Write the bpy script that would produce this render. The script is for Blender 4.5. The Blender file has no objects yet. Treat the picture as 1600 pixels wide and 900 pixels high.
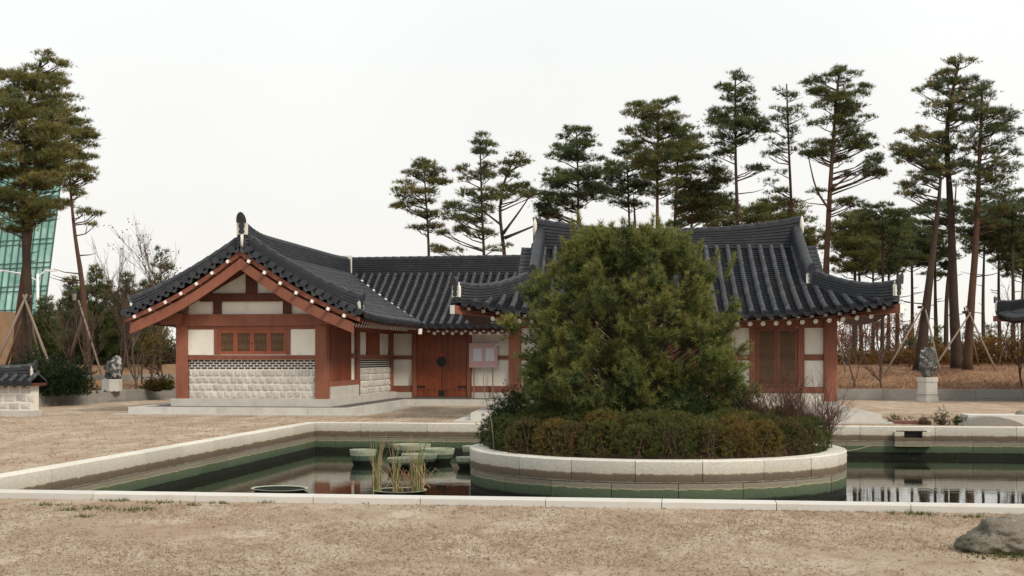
import bpy, math, random
import numpy as np
from mathutils import Matrix, Vector

random.seed(7); RNG = np.random.default_rng(7)
R = math.radians
SC = bpy.context.scene
COL = SC.collection

# ------------------------------------------------------------------ camera
F_PX, HOR, EYE = 2100.0, 557.0, 1.65          # focal length in photo pixels, horizon row, eye height
cam_d = bpy.data.cameras.new('camera'); cam = bpy.data.objects.new('camera', cam_d); COL.objects.link(cam)
cam.location = (0, 0, EYE); cam.rotation_euler = (R(90), 0, 0)
cam_d.sensor_width = 36; cam_d.lens = F_PX / 1600 * 36; cam_d.shift_y = (HOR - 450) / 1600
cam_d.clip_start = .1; cam_d.clip_end = 4000
SC.camera = cam

# ------------------------------------------------------------------ world, sun, exposure
SUN_EL, SUN_AZ = R(41), R(46)                 # sun behind the camera, to the right
w = bpy.data.worlds.new('World'); SC.world = w; w.use_nodes = True
nt = w.node_tree; nt.nodes.clear()
out = nt.nodes.new('ShaderNodeOutputWorld'); bg = nt.nodes.new('ShaderNodeBackground')
sky = nt.nodes.new('ShaderNodeTexSky'); sky.sky_type = 'NISHITA'; sky.sun_disc = False
sky.sun_elevation = SUN_EL; sky.sun_rotation = math.pi - SUN_AZ; sky.dust_density = 4; sky.air_density = 1
tc = nt.nodes.new('ShaderNodeTexCoord'); sep = nt.nodes.new('ShaderNodeSeparateXYZ')
nt.links.new(tc.outputs['Generated'], sep.inputs[0])
rmp = nt.nodes.new('ShaderNodeValToRGB')      # pale overcast, a little warmer low down
rmp.color_ramp.elements[0].position = .0; rmp.color_ramp.elements[0].color = (.945, .915, .855, 1)
rmp.color_ramp.elements[1].position = .30; rmp.color_ramp.elements[1].color = (.945, .972, .972, 1)
nt.links.new(sep.outputs['Z'], rmp.inputs[0])
cl = nt.nodes.new('ShaderNodeTexNoise'); cl.inputs['Scale'].default_value = 2.2; cl.inputs['Detail'].default_value = 4
nt.links.new(tc.outputs['Generated'], cl.inputs['Vector'])
cm = nt.nodes.new('ShaderNodeMapRange'); cm.inputs[1].default_value = .3; cm.inputs[2].default_value = .7
cm.inputs[3].default_value = 9.6; cm.inputs[4].default_value = 10.5
nt.links.new(cl.outputs['Fac'], cm.inputs[0])
vm = nt.nodes.new('ShaderNodeVectorMath'); vm.operation = 'SCALE'
nt.links.new(rmp.outputs['Color'], vm.inputs[0]); nt.links.new(cm.outputs[0], vm.inputs['Scale'])
mx = nt.nodes.new('ShaderNodeMix'); mx.data_type = 'RGBA'; mx.inputs[0].default_value = .04
nt.links.new(vm.outputs[0], mx.inputs[6]); nt.links.new(sky.outputs[0], mx.inputs[7])
nt.links.new(mx.outputs[2], bg.inputs['Color']); bg.inputs['Strength'].default_value = .1
nt.links.new(bg.outputs[0], out.inputs['Surface'])

sd = bpy.data.lights.new('sun', 'SUN'); sun = bpy.data.objects.new('sun', sd); COL.objects.link(sun)
sd.energy = 2.5; sd.angle = R(12); sd.color = (1, .90, .76)
sv = Vector((math.sin(SUN_AZ) * math.cos(SUN_EL), -math.cos(SUN_AZ) * math.cos(SUN_EL), math.sin(SUN_EL)))
sun.rotation_euler = sv.to_track_quat('Z', 'Y').to_euler(); sun.location = sv * 50
SC.view_settings.view_transform = 'Standard'; SC.view_settings.look = 'None'
SC.view_settings.exposure = 0.08; SC.view_settings.gamma = 1
SC.render.engine = 'CYCLES'

# ------------------------------------------------------------------ helpers
def at(u, D, v=None, z=None):                 # photo column + distance (+ row) -> point in the place
    return np.array([(u - 800) / F_PX * D, D, EYE + (HOR - v) / F_PX * D if z is None else z])

def rot2(a):                                   # yaw used by everything built on the plan grid
    return np.array([[math.cos(a), math.sin(a)], [-math.sin(a), math.cos(a)]])

class MB:
    def __init__(s): s.v = []; s.f = []; s.n = 0; s.mi = []
    def add(s, v, f, mi=0):
        v = np.asarray(v, float).reshape(-1, 3); s.v.append(v)
        s.f += [tuple(i + s.n for i in q) for q in f]; s.mi += [mi] * len(f); s.n += len(v); return s
    def box(s, x0, x1, y0, y1, z0, z1, mi=0, j=0):
        v = np.array([[x, y, z] for z in (z0, z1) for y in (y0, y1) for x in (x0, x1)], float)
        if j: v += RNG.uniform(-j, j, v.shape)
        return s.add(v, [(0, 2, 3, 1), (4, 5, 7, 6), (0, 1, 5, 4), (2, 6, 7, 3), (0, 4, 6, 2), (1, 3, 7, 5)], mi)
    def bar(s, p, q, wd, ht, up=(0, 0, 1), mi=0):
        p = np.array(p, float); q = np.array(q, float); d = (q - p) / np.linalg.norm(q - p)
        l = np.cross(up, d); l /= np.linalg.norm(l); n = np.cross(d, l)
        v = [c + a * l * wd / 2 + b * n * ht / 2 for c in (p, q) for b in (-1, 1) for a in (-1, 1)]
        return s.add(v, [(0, 2, 3, 1), (4, 5, 7, 6), (0, 1, 5, 4), (2, 6, 7, 3), (0, 4, 6, 2), (1, 3, 7, 5)], mi)
    def tube(s, pts, rad, n=6, cap=True, mi=0):
        P = np.array(pts, float); m = len(P); rad = np.broadcast_to(rad, (m,))
        T = np.gradient(P, axis=0); T /= np.linalg.norm(T, axis=1)[:, None] + 1e-9
        ref = np.array([0, 0, 1.]) if abs(T[0, 2]) < .9 else np.array([1., 0, 0])
        vs = []
        for i in range(m):
            a = np.cross(T[i], ref); a /= np.linalg.norm(a) + 1e-9; b = np.cross(T[i], a)
            for k in range(n):
                t = 2 * math.pi * k / n; vs.append(P[i] + rad[i] * (a * math.cos(t) + b * math.sin(t)))
        f = [(i * n + k, i * n + (k + 1) % n, (i + 1) * n + (k + 1) % n, (i + 1) * n + k) for i in range(m - 1) for k in range(n)]
        if cap: f += [tuple(range(n))[::-1], tuple((m - 1) * n + k for k in range(n))]
        return s.add(vs, f, mi)
    def grid(s, G, mi=0):                      # G: rows x cols x 3
        r, c = G.shape[:2]
        return s.add(G.reshape(-1, 3), [(i * c + j, i * c + j + 1, (i + 1) * c + j + 1, (i + 1) * c + j) for i in range(r - 1) for j in range(c - 1)], mi)
    def mesh(s, name, mats, smooth=False):
        me = bpy.data.meshes.new(name)
        me.from_pydata(np.concatenate(s.v).tolist(), [], s.f)
        for m in (mats if isinstance(mats, (list, tuple)) else [mats]): me.materials.append(m)
        if any(s.mi): me.polygons.foreach_set('material_index', s.mi)
        if smooth: me.polygons.foreach_set('use_smooth', [True] * len(me.polygons))
        me.update(); return me
    def build(s, name, mats, parent=None, smooth=False, **k):
        return link(name, s.mesh(name, mats, smooth), parent, **k)

def link(name, me, parent=None, mat=None, label=None, cat=None, kind=None, group=None):
    o = bpy.data.objects.new(name, me); COL.objects.link(o)
    if parent: o.parent = parent
    if mat is not None: o.matrix_local = mat
    tag(o, label, cat, kind, group); return o
def tag(o, label=None, cat=None, kind=None, group=None):
    for k, v in (('label', label), ('category', cat), ('kind', kind), ('group', group)):
        if v: o[k] = v
    return o
def thing(name, label, cat, loc=(0, 0, 0), rz=0, group=None):
    o = bpy.data.objects.new(name, None); COL.objects.link(o)
    o.location = loc; o.rotation_euler = (0, 0, rz); o.empty_display_size = .3
    return tag(o, label, cat, None, group)

def tri_mesh(name, T, tint, mat):              # T: N x 3 x 3, tint: N x 3
    n = len(T); me = bpy.data.meshes.new(name)
    me.vertices.add(n * 3); me.vertices.foreach_set('co', T.astype(np.float32).ravel())
    me.loops.add(n * 3); me.loops.foreach_set('vertex_index', np.arange(n * 3, dtype=np.int32))
    me.polygons.add(n); me.polygons.foreach_set('loop_start', np.arange(0, n * 3, 3, dtype=np.int32))
    at_ = me.color_attributes.new('tint', 'FLOAT_COLOR', 'POINT')
    c = np.ones((n, 3, 4), np.float32); c[:, :, :3] = tint[:, None, :]
    at_.data.foreach_set('color', c.ravel()); me.materials.append(mat); me.update(); me.validate(); return me

def unit(a): return a / (np.linalg.norm(a, axis=-1, keepdims=True) + 1e-9)
def tufts(P, Dr, n, L, W, spread, base, var=.25, off=.0):
    """n thin leaves at every point P along Dr; returns triangles and their own colours"""
    N = len(P); d = unit(Dr[:, None, :] + spread * RNG.normal(size=(N, n, 3)))
    p = P[:, None, :] + off * Dr[:, None, :] * RNG.uniform(-1, 1, (N, n, 1))
    sd_ = unit(np.cross(d, RNG.normal(size=(N, n, 3)))) * (W / 2)
    l = L * RNG.uniform(.7, 1.15, (N, n, 1))
    T = np.stack([p - sd_, p + sd_, p + d * l], axis=2).reshape(-1, 3, 3)
    c = np.repeat(base, n, axis=0) * RNG.uniform(1 - var, 1 + var, (N * n, 1))
    return T, c

# ------------------------------------------------------------------ materials
def mat(name, col, rough=.8, noise=None, spec=.3, bump=None, rand=0., metal=0., wet=None):
    """noise=[(scale, colour, lo, hi, stretch)] mixes; bump=(scale, strength); rand = brightness spread per object"""
    m = bpy.data.materials.new(name); m.use_nodes = True; t = m.node_tree; b = t.nodes['Principled BSDF']
    b.inputs['Roughness'].default_value = rough; b.inputs['Specular IOR Level'].default_value = spec; b.inputs['Metallic'].default_value = metal
    g = t.nodes.new('ShaderNodeNewGeometry'); cur = None
    rgb = t.nodes.new('ShaderNodeRGB'); rgb.outputs[0].default_value = (*col, 1); cur = rgb.outputs[0]
    for (sc, c, lo, hi, st) in (noise or []):
        mp = t.nodes.new('ShaderNodeMapping'); mp.inputs['Scale'].default_value = st; t.links.new(g.outputs['Position'], mp.inputs[0])
        n = t.nodes.new('ShaderNodeTexNoise'); n.inputs['Scale'].default_value = sc; n.inputs['Detail'].default_value = 6; n.inputs['Roughness'].default_value = .62
        t.links.new(mp.outputs[0], n.inputs['Vector'])
        mr = t.nodes.new('ShaderNodeMapRange'); mr.inputs[1].default_value = lo; mr.inputs[2].default_value = hi; t.links.new(n.outputs['Fac'], mr.inputs[0])
        x = t.nodes.new('ShaderNodeMix'); x.data_type = 'RGBA'; t.links.new(mr.outputs[0], x.inputs[0]); t.links.new(cur, x.inputs[6]); x.inputs[7].default_value = (*c, 1); cur = x.outputs[2]
    if wet:                                    # dark wet foot below a water line
        sz = t.nodes.new('ShaderNodeSeparateXYZ'); t.links.new(g.outputs['Position'], sz.inputs[0]); mr = t.nodes.new('ShaderNodeMapRange'); mr.inputs[1].default_value = wet[0]; mr.inputs[2].default_value = wet[0] + .02
        t.links.new(sz.outputs['Z'], mr.inputs[0]); x = t.nodes.new('ShaderNodeMix'); x.data_type = 'RGBA'; t.links.new(mr.outputs[0], x.inputs[0]); x.inputs[6].default_value = (*wet[1], 1); t.links.new(cur, x.inputs[7]); cur = x.outputs[2]
    if rand:
        oi = t.nodes.new('ShaderNodeObjectInfo'); mr = t.nodes.new('ShaderNodeMapRange'); mr.inputs[3].default_value = 1 - rand; mr.inputs[4].default_value = 1 + rand
        t.links.new(oi.outputs['Random'], mr.inputs[0]); v = t.nodes.new('ShaderNodeVectorMath'); v.operation = 'SCALE'
        t.links.new(cur, v.inputs[0]); t.links.new(mr.outputs[0], v.inputs['Scale']); cur = v.outputs[0]
    t.links.new(cur, b.inputs['Base Color'])
    if bump:
        n = t.nodes.new('ShaderNodeTexNoise'); n.inputs['Scale'].default_value = bump[0]; n.inputs['Detail'].default_value = 7; n.inputs['Roughness'].default_value = .65
        t.links.new(g.outputs['Position'], n.inputs['Vector'])
        bp = t.nodes.new('ShaderNodeBump'); bp.inputs['Strength'].default_value = bump[1]; bp.inputs['Distance'].default_value = bump[2] if len(bump) > 2 else .02
        t.links.new(n.outputs['Fac'], bp.inputs['Height']); t.links.new(bp.outputs[0], b.inputs['Normal'])
    return m
I3 = (1, 1, 1)
M = {}
M['tile'] = mat('roof_tile_clay', (.031, .0335, .040), .5, [(3, (.057, .060, .067), .5, .72, I3), (26, (.015, .017, .021), .5, .8, I3), (1.1, (.050, .048, .046), .58, .75, I3), (9, (.10, .10, .095), .66, .80, I3)], .35, (40, .3, .01), .24)
M['pan'] = mat('pan_tile_clay', (.024, .027, .034), .6, [(4, (.048, .051, .057), .5, .75, I3), (20, (.012, .013, .016), .5, .8, I3)], .3, (40, .2, .01))
M['wood'] = mat('red_brown_painted_wood', (.225, .084, .051), .6, [(6, (.18, .055, .034), .45, .75, (1, 1, .25)), (1.3, (.28, .10, .06), .5, .8, I3)], .3, (60, .12, .005), .08)
M['wood_dark'] = mat('dark_red_brown_wood', (.105, .036, .022), .65, [(5, (.07, .024, .016), .45, .75, I3)], .25, (60, .12, .005))
M['wood_orange'] = mat('orange_red_window_wood', (.30, .088, .042), .55, [(8, (.21, .058, .03), .45, .75, (1, 1, .3))], .3, (60, .1, .005))
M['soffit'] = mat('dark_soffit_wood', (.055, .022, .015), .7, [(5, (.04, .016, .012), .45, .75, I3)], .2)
M['door'] = mat('varnished_door_plank', (.21, .050, .017), .45, [(7, (.115, .022, .009), .42, .7, (3, 3, .22)), (1.5, (.25, .062, .02), .5, .8, I3)], .4, (50, .12, .005), .18)
M['lattice'] = mat('lattice_wood', (.15, .075, .045), .6, [(9, (.09, .05, .03), .45, .75, I3)])
M['paper'] = mat('window_paper', (.34, .25, .15), .85, [(6, (.26, .18, .10), .4, .8, I3)])
M['plaster'] = mat('white_wall_plaster', (.78, .745, .665), .9, [(1.2, (.64, .59, .50), .48, .8, I3), (9, (.80, .77, .70), .5, .8, I3), (2.5, (.56, .51, .41), .54, .78, (1, 1, .3))], .2, (25, .12, .006))
M['white'] = mat('white_paint', (.84, .82, .77), .7, [(14, (.6, .56, .5), .52, .8, I3)], .3)
M['mortar'] = mat('lime_mortar', (.70, .67, .60), .9, [(9, (.52, .49, .43), .5, .8, I3)], .2, (30, .3, .01))
M['wallmortar'] = mat('wall_mortar', (.70, .67, .60), .92, [(5, (.60, .56, .49), .5, .8, I3)], .2, (30, .3, .008))
M['block'] = mat('rough_granite_block', (.53, .50, .455), .9, [(12, (.40, .37, .33), .48, .75, I3), (45, (.58, .55, .50), .5, .75, I3)], .2, (22, .55, .03), .14)
M['brick'] = mat('dark_grey_brick', (.028, .025, .026), .85, [(14, (.05, .042, .04), .5, .8, I3)], .2, None, .2)
M['granite'] = mat('pale_dressed_granite', (.50, .48, .44), .85, [(3, (.40, .375, .335), .45, .75, I3), (70, (.60, .58, .54), .55, .75, I3), (1.3, (.36, .32, .27), .6, .85, (1, 1, .4))], .25, (60, .25, .004), .07)
M['cap'] = mat('cream_kerb_granite', (.56, .54, .50), .85, [(2.4, (.52, .46, .38), .5, .78, I3), (60, (.70, .67, .62), .55, .75, I3)], .25, (60, .25, .004), .06)
M['kerb'] = mat('grey_kerb_granite', (.235, .225, .205), .9, [(3, (.30, .27, .23), .5, .75, I3), (50, (.16, .155, .145), .5, .75, I3), (1, (.17, .17, .14), .55, .8, I3)], .2, (40, .3, .006), .14)
M['paving'] = mat('dark_platform_paving', (.115, .108, .10), .8, [(2, (.17, .155, .14), .5, .75, I3)], .25, (40, .25, .005))
M['iron'] = mat('black_iron', (.018, .018, .02), .5, None, .4, None, 0, .3)
M['soil'] = mat('dark_soil', (.045, .03, .02), .95, [(8, (.09, .06, .04), .5, .8, I3)], .1, (18, .8, .04))
M['bark'] = mat('pine_bark', (.062, .044, .034), .95, [(7, (.045, .032, .025), .45, .7, (1, 1, .3)), (1.5, (.09, .06, .042), .5, .8, I3)], .1, (16, .9, .05))
M['bark_red'] = mat('red_pine_bark', (.092, .052, .037), .95, [(6, (.08, .045, .032), .45, .7, (1, 1, .3)), (1.5, (.14, .075, .05), .5, .8, I3)], .1, (16, .9, .05))
M['twig'] = mat('bare_twig', (.085, .058, .045), .9, [(6, (.13, .095, .075), .5, .8, I3)], .15)
M['redtwig'] = mat('reddish_bare_twig', (.095, .048, .036), .9, [(6, (.14, .075, .055), .5, .8, I3)], .15)
M['pole'] = mat('weathered_prop_pole', (.22, .175, .135), .9, [(8, (.20, .16, .125), .45, .75, (1, 1, .3))], .15)
M['rock'] = mat('mottled_dark_rock', (.075, .074, .07), .85, [(6, (.42, .41, .39), .52, .58, I3), (3, (.05, .05, .048), .5, .7, I3), (14, (.16, .10, .06), .6, .75, I3)], .3, (9, .9, .08))
M['boulder'] = mat('grey_brown_boulder', (.23, .20, .158), .95, [(2.2, (.11, .105, .075), .45, .66, I3), (9, (.30, .275, .235), .52, .72, I3), (30, (.09, .08, .065), .52, .75, I3)], .15, (11, 1., .06))
M['concrete'] = mat('flat_bridge_stone', (.40, .385, .36), .9, [(5, (.30, .285, .26), .5, .75, I3)], .2, (40, .3, .005))
M['steel'] = mat('white_painted_steel', (.72, .73, .74), .45, None, .5)
M['mullion'] = mat('dark_green_mullion', (.05, .12, .11), .5)
M['claybrick'] = mat('tan_brick_wall', (.27, .17, .10), .9, [(1, (.2, .13, .08), .45, .75, I3)])
M['pink'] = mat('faded_pink_board', (.56, .34, .32), .6, [(2.2, (.46, .37, .43), .42, .62, I3)])

def pane_mat():
    m = mat('teal_tower_glass', (.26, .52, .44), .22, [(.25, (.42, .68, .60), .42, .62, I3), (.9, (.04, .22, .18), .55, .75, I3)], .6, None, .22); return m
M['glass'] = pane_mat()

def leaf_mat(name, trans=.45):
    m = bpy.data.materials.new(name); m.use_nodes = True; t = m.node_tree; b = t.nodes['Principled BSDF']; o = t.nodes['Material Output']
    a = t.nodes.new('ShaderNodeVertexColor'); a.layer_name = 'tint'
    t.links.new(a.outputs[0], b.inputs['Base Color']); b.inputs['Roughness'].default_value = .65; b.inputs['Specular IOR Level'].default_value = .2
    tr = t.nodes.new('ShaderNodeBsdfTranslucent'); t.links.new(a.outputs[0], tr.inputs[0])
    x = t.nodes.new('ShaderNodeMixShader'); x.inputs[0].default_value = trans
    t.links.new(b.outputs[0], x.inputs[1]); t.links.new(tr.outputs[0], x.inputs[2]); t.links.new(x.outputs[0], o.inputs[0]); return m
M['leaf'] = leaf_mat('leaf_and_needle')

def band_mat(name, wet_shift=0.):
    """granite stained in level bands by the changing water line: cream, brown, grey with lime specks, algae, wet black"""
    m = bpy.data.materials.new(name); m.use_nodes = True; t = m.node_tree; b = t.nodes['Principled BSDF']
    g = t.nodes.new('ShaderNodeNewGeometry'); s = t.nodes.new('ShaderNodeSeparateXYZ'); t.links.new(g.outputs['Position'], s.inputs[0])
    n = t.nodes.new('ShaderNodeTexNoise'); n.inputs['Scale'].default_value = 5; n.inputs['Detail'].default_value = 6; t.links.new(g.outputs['Position'], n.inputs['Vector'])
    ma = t.nodes.new('ShaderNodeMath'); ma.operation = 'MULTIPLY_ADD'; ma.inputs[1].default_value = .085; n.inputs['Roughness'].default_value = .7; t.links.new(n.outputs['Fac'], ma.inputs[0]); t.links.new(s.outputs['Z'], ma.inputs[2])
    mr = t.nodes.new('ShaderNodeMapRange'); mr.inputs[1].default_value = -.6075; mr.inputs[2].default_value = .1925; t.links.new(ma.outputs[0], mr.inputs[0])
    r = t.nodes.new('ShaderNodeValToRGB'); cr = r.color_ramp; cr.interpolation = 'LINEAR'
    P = lambda z: (z + .65) / .8
    st = [(-.65, (.012, .014, .010)), (-.515, (.016, .019, .012)), (-.505, (.035, .05, .032)), (-.49, (.062, .088, .052)), (-.36, (.092, .118, .068)), (-.35, (.34, .32, .21)), (-.33, (.21, .185, .14)),
          (-.25, (.24, .21, .165)), (-.235, (.115, .088, .062)), (-.15, (.15, .112, .078)), (-.128, (.19, .15, .11)), (-.112, (.50, .45, .36)), (-.02, (.55, .515, .445)), (.1, (.63, .60, .53))]
    while len(cr.elements) < len(st): cr.elements.new(.5)
    for e, (z, c) in zip(cr.elements, st): e.position = max(0, min(1, P(z))); e.color = (*c, 1)
    t.links.new(mr.outputs[0], r.inputs[0])
    sp = t.nodes.new('ShaderNodeTexNoise'); sp.inputs['Scale'].default_value = 16; sp.inputs['Detail'].default_value = 8; sp.inputs['Roughness'].default_value = .75
    mp = t.nodes.new('ShaderNodeMapping'); mp.inputs['Scale'].default_value = (1, 1, 2.5); t.links.new(g.outputs['Position'], mp.inputs[0]); t.links.new(mp.outputs[0], sp.inputs['Vector'])
    q = t.nodes.new('ShaderNodeMapRange'); q.inputs[1].default_value = .35; q.inputs[2].default_value = .7; q.inputs[3].default_value = .80; q.inputs[4].default_value = 1.16; t.links.new(sp.outputs['Fac'], q.inputs[0])
    oi = t.nodes.new('ShaderNodeObjectInfo'); q2 = t.nodes.new('ShaderNodeMapRange'); q2.inputs[3].default_value = .90; q2.inputs[4].default_value = 1.08; t.links.new(oi.outputs['Random'], q2.inputs[0])
    mu = t.nodes.new('ShaderNodeMath'); mu.operation = 'MULTIPLY'; t.links.new(q.outputs[0], mu.inputs[0]); t.links.new(q2.outputs[0], mu.inputs[1])
    v = t.nodes.new('ShaderNodeVectorMath'); v.operation = 'SCALE'; t.links.new(r.outputs[0], v.inputs[0]); t.links.new(mu.outputs[0], v.inputs['Scale'])
    t.links.new(v.outputs[0], b.inputs['Base Color']); b.inputs['Roughness'].default_value = .85; b.inputs['Specular IOR Level'].default_value = .25
    bp = t.nodes.new('ShaderNodeBump'); bp.inputs['Strength'].default_value = .3; bp.inputs['Distance'].default_value = .01; t.links.new(sp.outputs['Fac'], bp.inputs['Height']); t.links.new(bp.outputs[0], b.inputs['Normal'])
    return m
M['band'] = band_mat('water_stained_granite')
M['tub_rim'] = mat('pale_limed_rim', (.33, .36, .26), .8, [(9, (.2, .23, .16), .5, .75, I3)])
M['tub'] = mat('algae_green_tub', (.085, .125, .085), .75, [(9, (.17, .19, .12), .5, .75, (1, 1, .35)), (5, (.04, .06, .04), .5, .75, I3)], .3, (30, .4, .01), .15, 0., (-.53, (.012, .016, .011)))

def ground_mat():
    m = mat('dry_grass_and_sand', (.39, .31, .225), .97,
            [(.35, (.33, .23, .155), .42, .64, (1, .45, 1)), (1.3, (.52, .435, .342), .46, .64, (1, .45, 1)), (4.2, (.27, .18, .115), .50, .68, (1, .5, 1)),
             (22, (.26, .17, .115), .50, .70, (1, .7, 1)), (70, (.56, .44, .33), .52, .72, I3), (.22, (.245, .235, .10), .62, .80, (.6, 1.6, 1))], .1, (38, .9, .03))
    return m
M['ground'] = ground_mat()
M['bank'] = mat('dead_grass_bank', (.27, .155, .085), .97, [(.5, (.33, .20, .115), .45, .7, I3), (3, (.20, .095, .055), .48, .7, (1, 1, 1)), (25, (.38, .26, .16), .52, .74, I3), (.16, (.15, .15, .06), .60, .72, I3)], .1, (20, 1., .06))

def water_mat():
    m = bpy.data.materials.new('dark_pond_water'); m.use_nodes = True; t = m.node_tree; b = t.nodes['Principled BSDF']
    b.inputs['Base Color'].default_value = (.012, .014, .007, 1); b.inputs['Roughness'].default_value = .015; b.inputs['IOR'].default_value = 1.34; b.inputs['Specular IOR Level'].default_value = .72
    g = t.nodes.new('ShaderNodeNewGeometry'); h = None
    for sc, st in ((2.2, (.6, 2.2, 1)), (9, (.8, 2.4, 1))):
        mp = t.nodes.new('ShaderNodeMapping'); mp.inputs['Scale'].default_value = st; t.links.new(g.outputs['Position'], mp.inputs[0])
        n = t.nodes.new('ShaderNodeTexNoise'); n.inputs['Scale'].default_value = sc; n.inputs['Detail'].default_value = 2; t.links.new(mp.outputs[0], n.inputs['Vector'])
        bp = t.nodes.new('ShaderNodeBump'); bp.inputs['Strength'].default_value = .022 if sc < 5 else .006; bp.inputs['Distance'].default_value = .05
        t.links.new(n.outputs['Fac'], bp.inputs['Height'])
        if h: t.links.new(h, bp.inputs['Normal'])
        h = bp.outputs[0]
    t.links.new(h, b.inputs['Normal']); return m
M['water'] = water_mat()

# ------------------------------------------------------------------ the setting
YAW = R(7.8); E1 = np.array([math.cos(YAW), -math.sin(YAW)]); E2 = np.array([math.sin(YAW), math.cos(YAW)])
P0 = np.array([-4.68, 32.0])                   # far left inner corner of the pool
PN, PW, RW = -16.13, 32.0, .28                 # near inner edge, pool length, rim width
RIM, WATER = .08, -.62
def pool(a, b, z=0): return np.array([*(P0 + a * E1 + b * E2), z])

xs = [-600, -200, -80, -40, -25, -15, -9, -5, -2.5, -RW, 0, 4, 8, 12, 16, 20, 24, 28, PW, PW + RW, 40, 55, 80, 200, 600]
ys = [-60, -35, -27, -24, -22, -20, -18, PN - RW, PN, -13, -10, -7, -4, -2, 0, RW, 1.5, 3, 5, 8, 12, 20, 40, 90, 300, 2500]
def gz(b): return .05 * min(1, max(0, (b - PN - 1.0) / 12)) if b > PN else -.0
V = [pool(a, b, gz(b)) for b in ys for a in xs]; Fc = []
for i in range(len(ys) - 1):
    for j in range(len(xs) - 1):
        if xs[j] >= -RW and xs[j + 1] <= PW + RW and ys[i] >= PN - RW and ys[i + 1] <= RW: continue
        Fc.append((i * len(xs) + j, i * len(xs) + j + 1, (i + 1) * len(xs) + j + 1, (i + 1) * len(xs) + j))
MB().add(V, Fc).build('ground', M['ground'], kind='structure')
MB().add([pool(-.1, PN - .1, WATER), pool(PW + .1, PN - .1, WATER), pool(PW + .1, .1, WATER), pool(-.1, .1, WATER)], [(0, 1, 2, 3)]).build('pond_water', M['water'], kind='structure')
MB().add([pool(-.2, PN - .2, -1.3), pool(PW + .2, PN - .2, -1.3), pool(PW + .2, .2, -1.3), pool(-.2, .2, -1.3)], [(0, 1, 2, 3)]).build('pond_bed', M['soil'], kind='structure')

# pool walls: cap stones and two courses of wall stone, one thing per side
def pool_wall(label, p, q, out_dir, cap_h=.34, near=False):
    p = np.array(p); q = np.array(q); L = np.linalg.norm(q - p); d = (q - p) / L; n = np.array(out_dir)
    t = thing('pool_wall', label, 'pool wall', (0, 0, 0), 0, 'granite sides of the pond')
    def run(name, z0, z1, dep0, dep1, ln, off, m):
        s = -off
        while s < L:
            a, b = max(0, s) + .004, min(L, s + ln * random.uniform(.92, 1.08)) - .004
            if b - a > .12:
                A, B = p + d * a, p + d * b; mb = MB(); e = .012
                j = random.uniform(-.003, .003)
                prof = [(dep0 + j, z0), (dep0 + j, z1 - e), (dep0 + j + e, z1), (dep1 - e, z1), (dep1, z1 - e), (dep1, z0)]
                v = [[*(P0 + (c + n * o)[0] * E1 + (c + n * o)[1] * E2), z] for c in (A, B) for o, z in prof]
                k = len(prof)
                mb.add(v, [(i, (i + 1) % k, k + (i + 1) % k, k + i) for i in range(k)] + [tuple(range(k))[::-1], tuple(range(k, 2 * k))])
                mb.build(name, m, t)
            s = b + .004 if b > s else s + ln
    run('cap_stone', RIM - cap_h, RIM, 0, RW, 1.65 if not near else 1.3, random.uniform(0, .6), M['band'] if not near else M['cap'])
    run('wall_stone', -.52, RIM - cap_h - .005, .004, .22, 1.35, .6, M['band'])
    run('wall_stone', -1.25, -.525, .002, .22, 1.35, 0, M['band'])
    return t
pool_wall('left granite side of the pond running back towards the gabled wing', (0, PN), (0, 0), (-1, 0))
FARWALL = pool_wall('far granite side of the pond in front of the houses', (-RW, 0), (PW, 0), (0, 1))
pool_wall('low pale kerb along the near edge of the pond', (-RW, PN), (PW + RW, PN), (0, -1), .34, True)
pool_wall('right end wall of the pond beyond the picture edge', (PW, 0), (PW, PN), (1, 0))

# overflow box set in the far wall
ob = at(1423, 30.35, z=0); a_ = (np.array([ob[0], ob[1]]) - P0) @ E1
def pbox(mb, a0, a1, b0, b1, z0, z1, mi=0):
    v = [pool(a, b, z) for z in (z0, z1) for b in (b0, b1) for a in (a0, a1)]
    return mb.add(v, [(0, 2, 3, 1), (4, 5, 7, 6), (0, 1, 5, 4), (2, 6, 7, 3), (0, 4, 6, 2), (1, 3, 7, 5)], mi)
t = thing('drain_spout', 'square granite overflow spout with a notch in the far pond wall', 'drain', tuple(pool(a_, -.1, 0) * 0))
mb = MB()
for (x0, x1, z0, z1) in ((-.4, -.2, -.36, -.03), (.2, .4, -.36, -.03), (-.197, .197, -.36, -.17)): pbox(mb, a_ + x0, a_ + x1, -.16, .03, z0, z1)
mb.build('spout_stone', M['band'], t)
mb = MB(); pbox(mb, a_ - .19, a_ + .19, -.02, .02, -.168, -.04); mb.build('notch_back', M['iron'], t)
mb = MB(); pbox(mb, a_ - .36, a_ + .30, -.13, -.01, -.029, -.014); mb.build('moss_top', M['soil'], t)

# round island planter
IC = np.array([2.5, 23.4]); IR = 3.23
isl = thing('round_planter', 'round granite planter island in the pond holding pine and shrubs', 'planter', (*IC, 0))
def ring_stones(name, z0, z1, r0, r1, n, ph, m):
    for k in range(n):
        a0 = 2 * math.pi * (k + ph) / n + .0016; a1 = 2 * math.pi * (k + 1 + ph) / n - .0016; S = 8; v = []
        e = .015; jr = random.uniform(-.004, .004)
        for i in range(S + 1):
            a = a0 + (a1 - a0) * i / S
            for r, z in ((r1 + jr, z0), (r1 + jr, z1 - e), (r1 + jr - e, z1), (r0, z1), (r0, z0)): v.append([r * math.cos(a), r * math.sin(a), z])
        f = [(i * 5 + j, i * 5 + (j + 1) % 5, (i + 1) * 5 + (j + 1) % 5, (i + 1) * 5 + j) for i in range(S) for j in range(5)] + [(4, 3, 2, 1, 0), tuple(S * 5 + j for j in range(5))]
        MB().add(v, f).build(name, m, isl)
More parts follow.
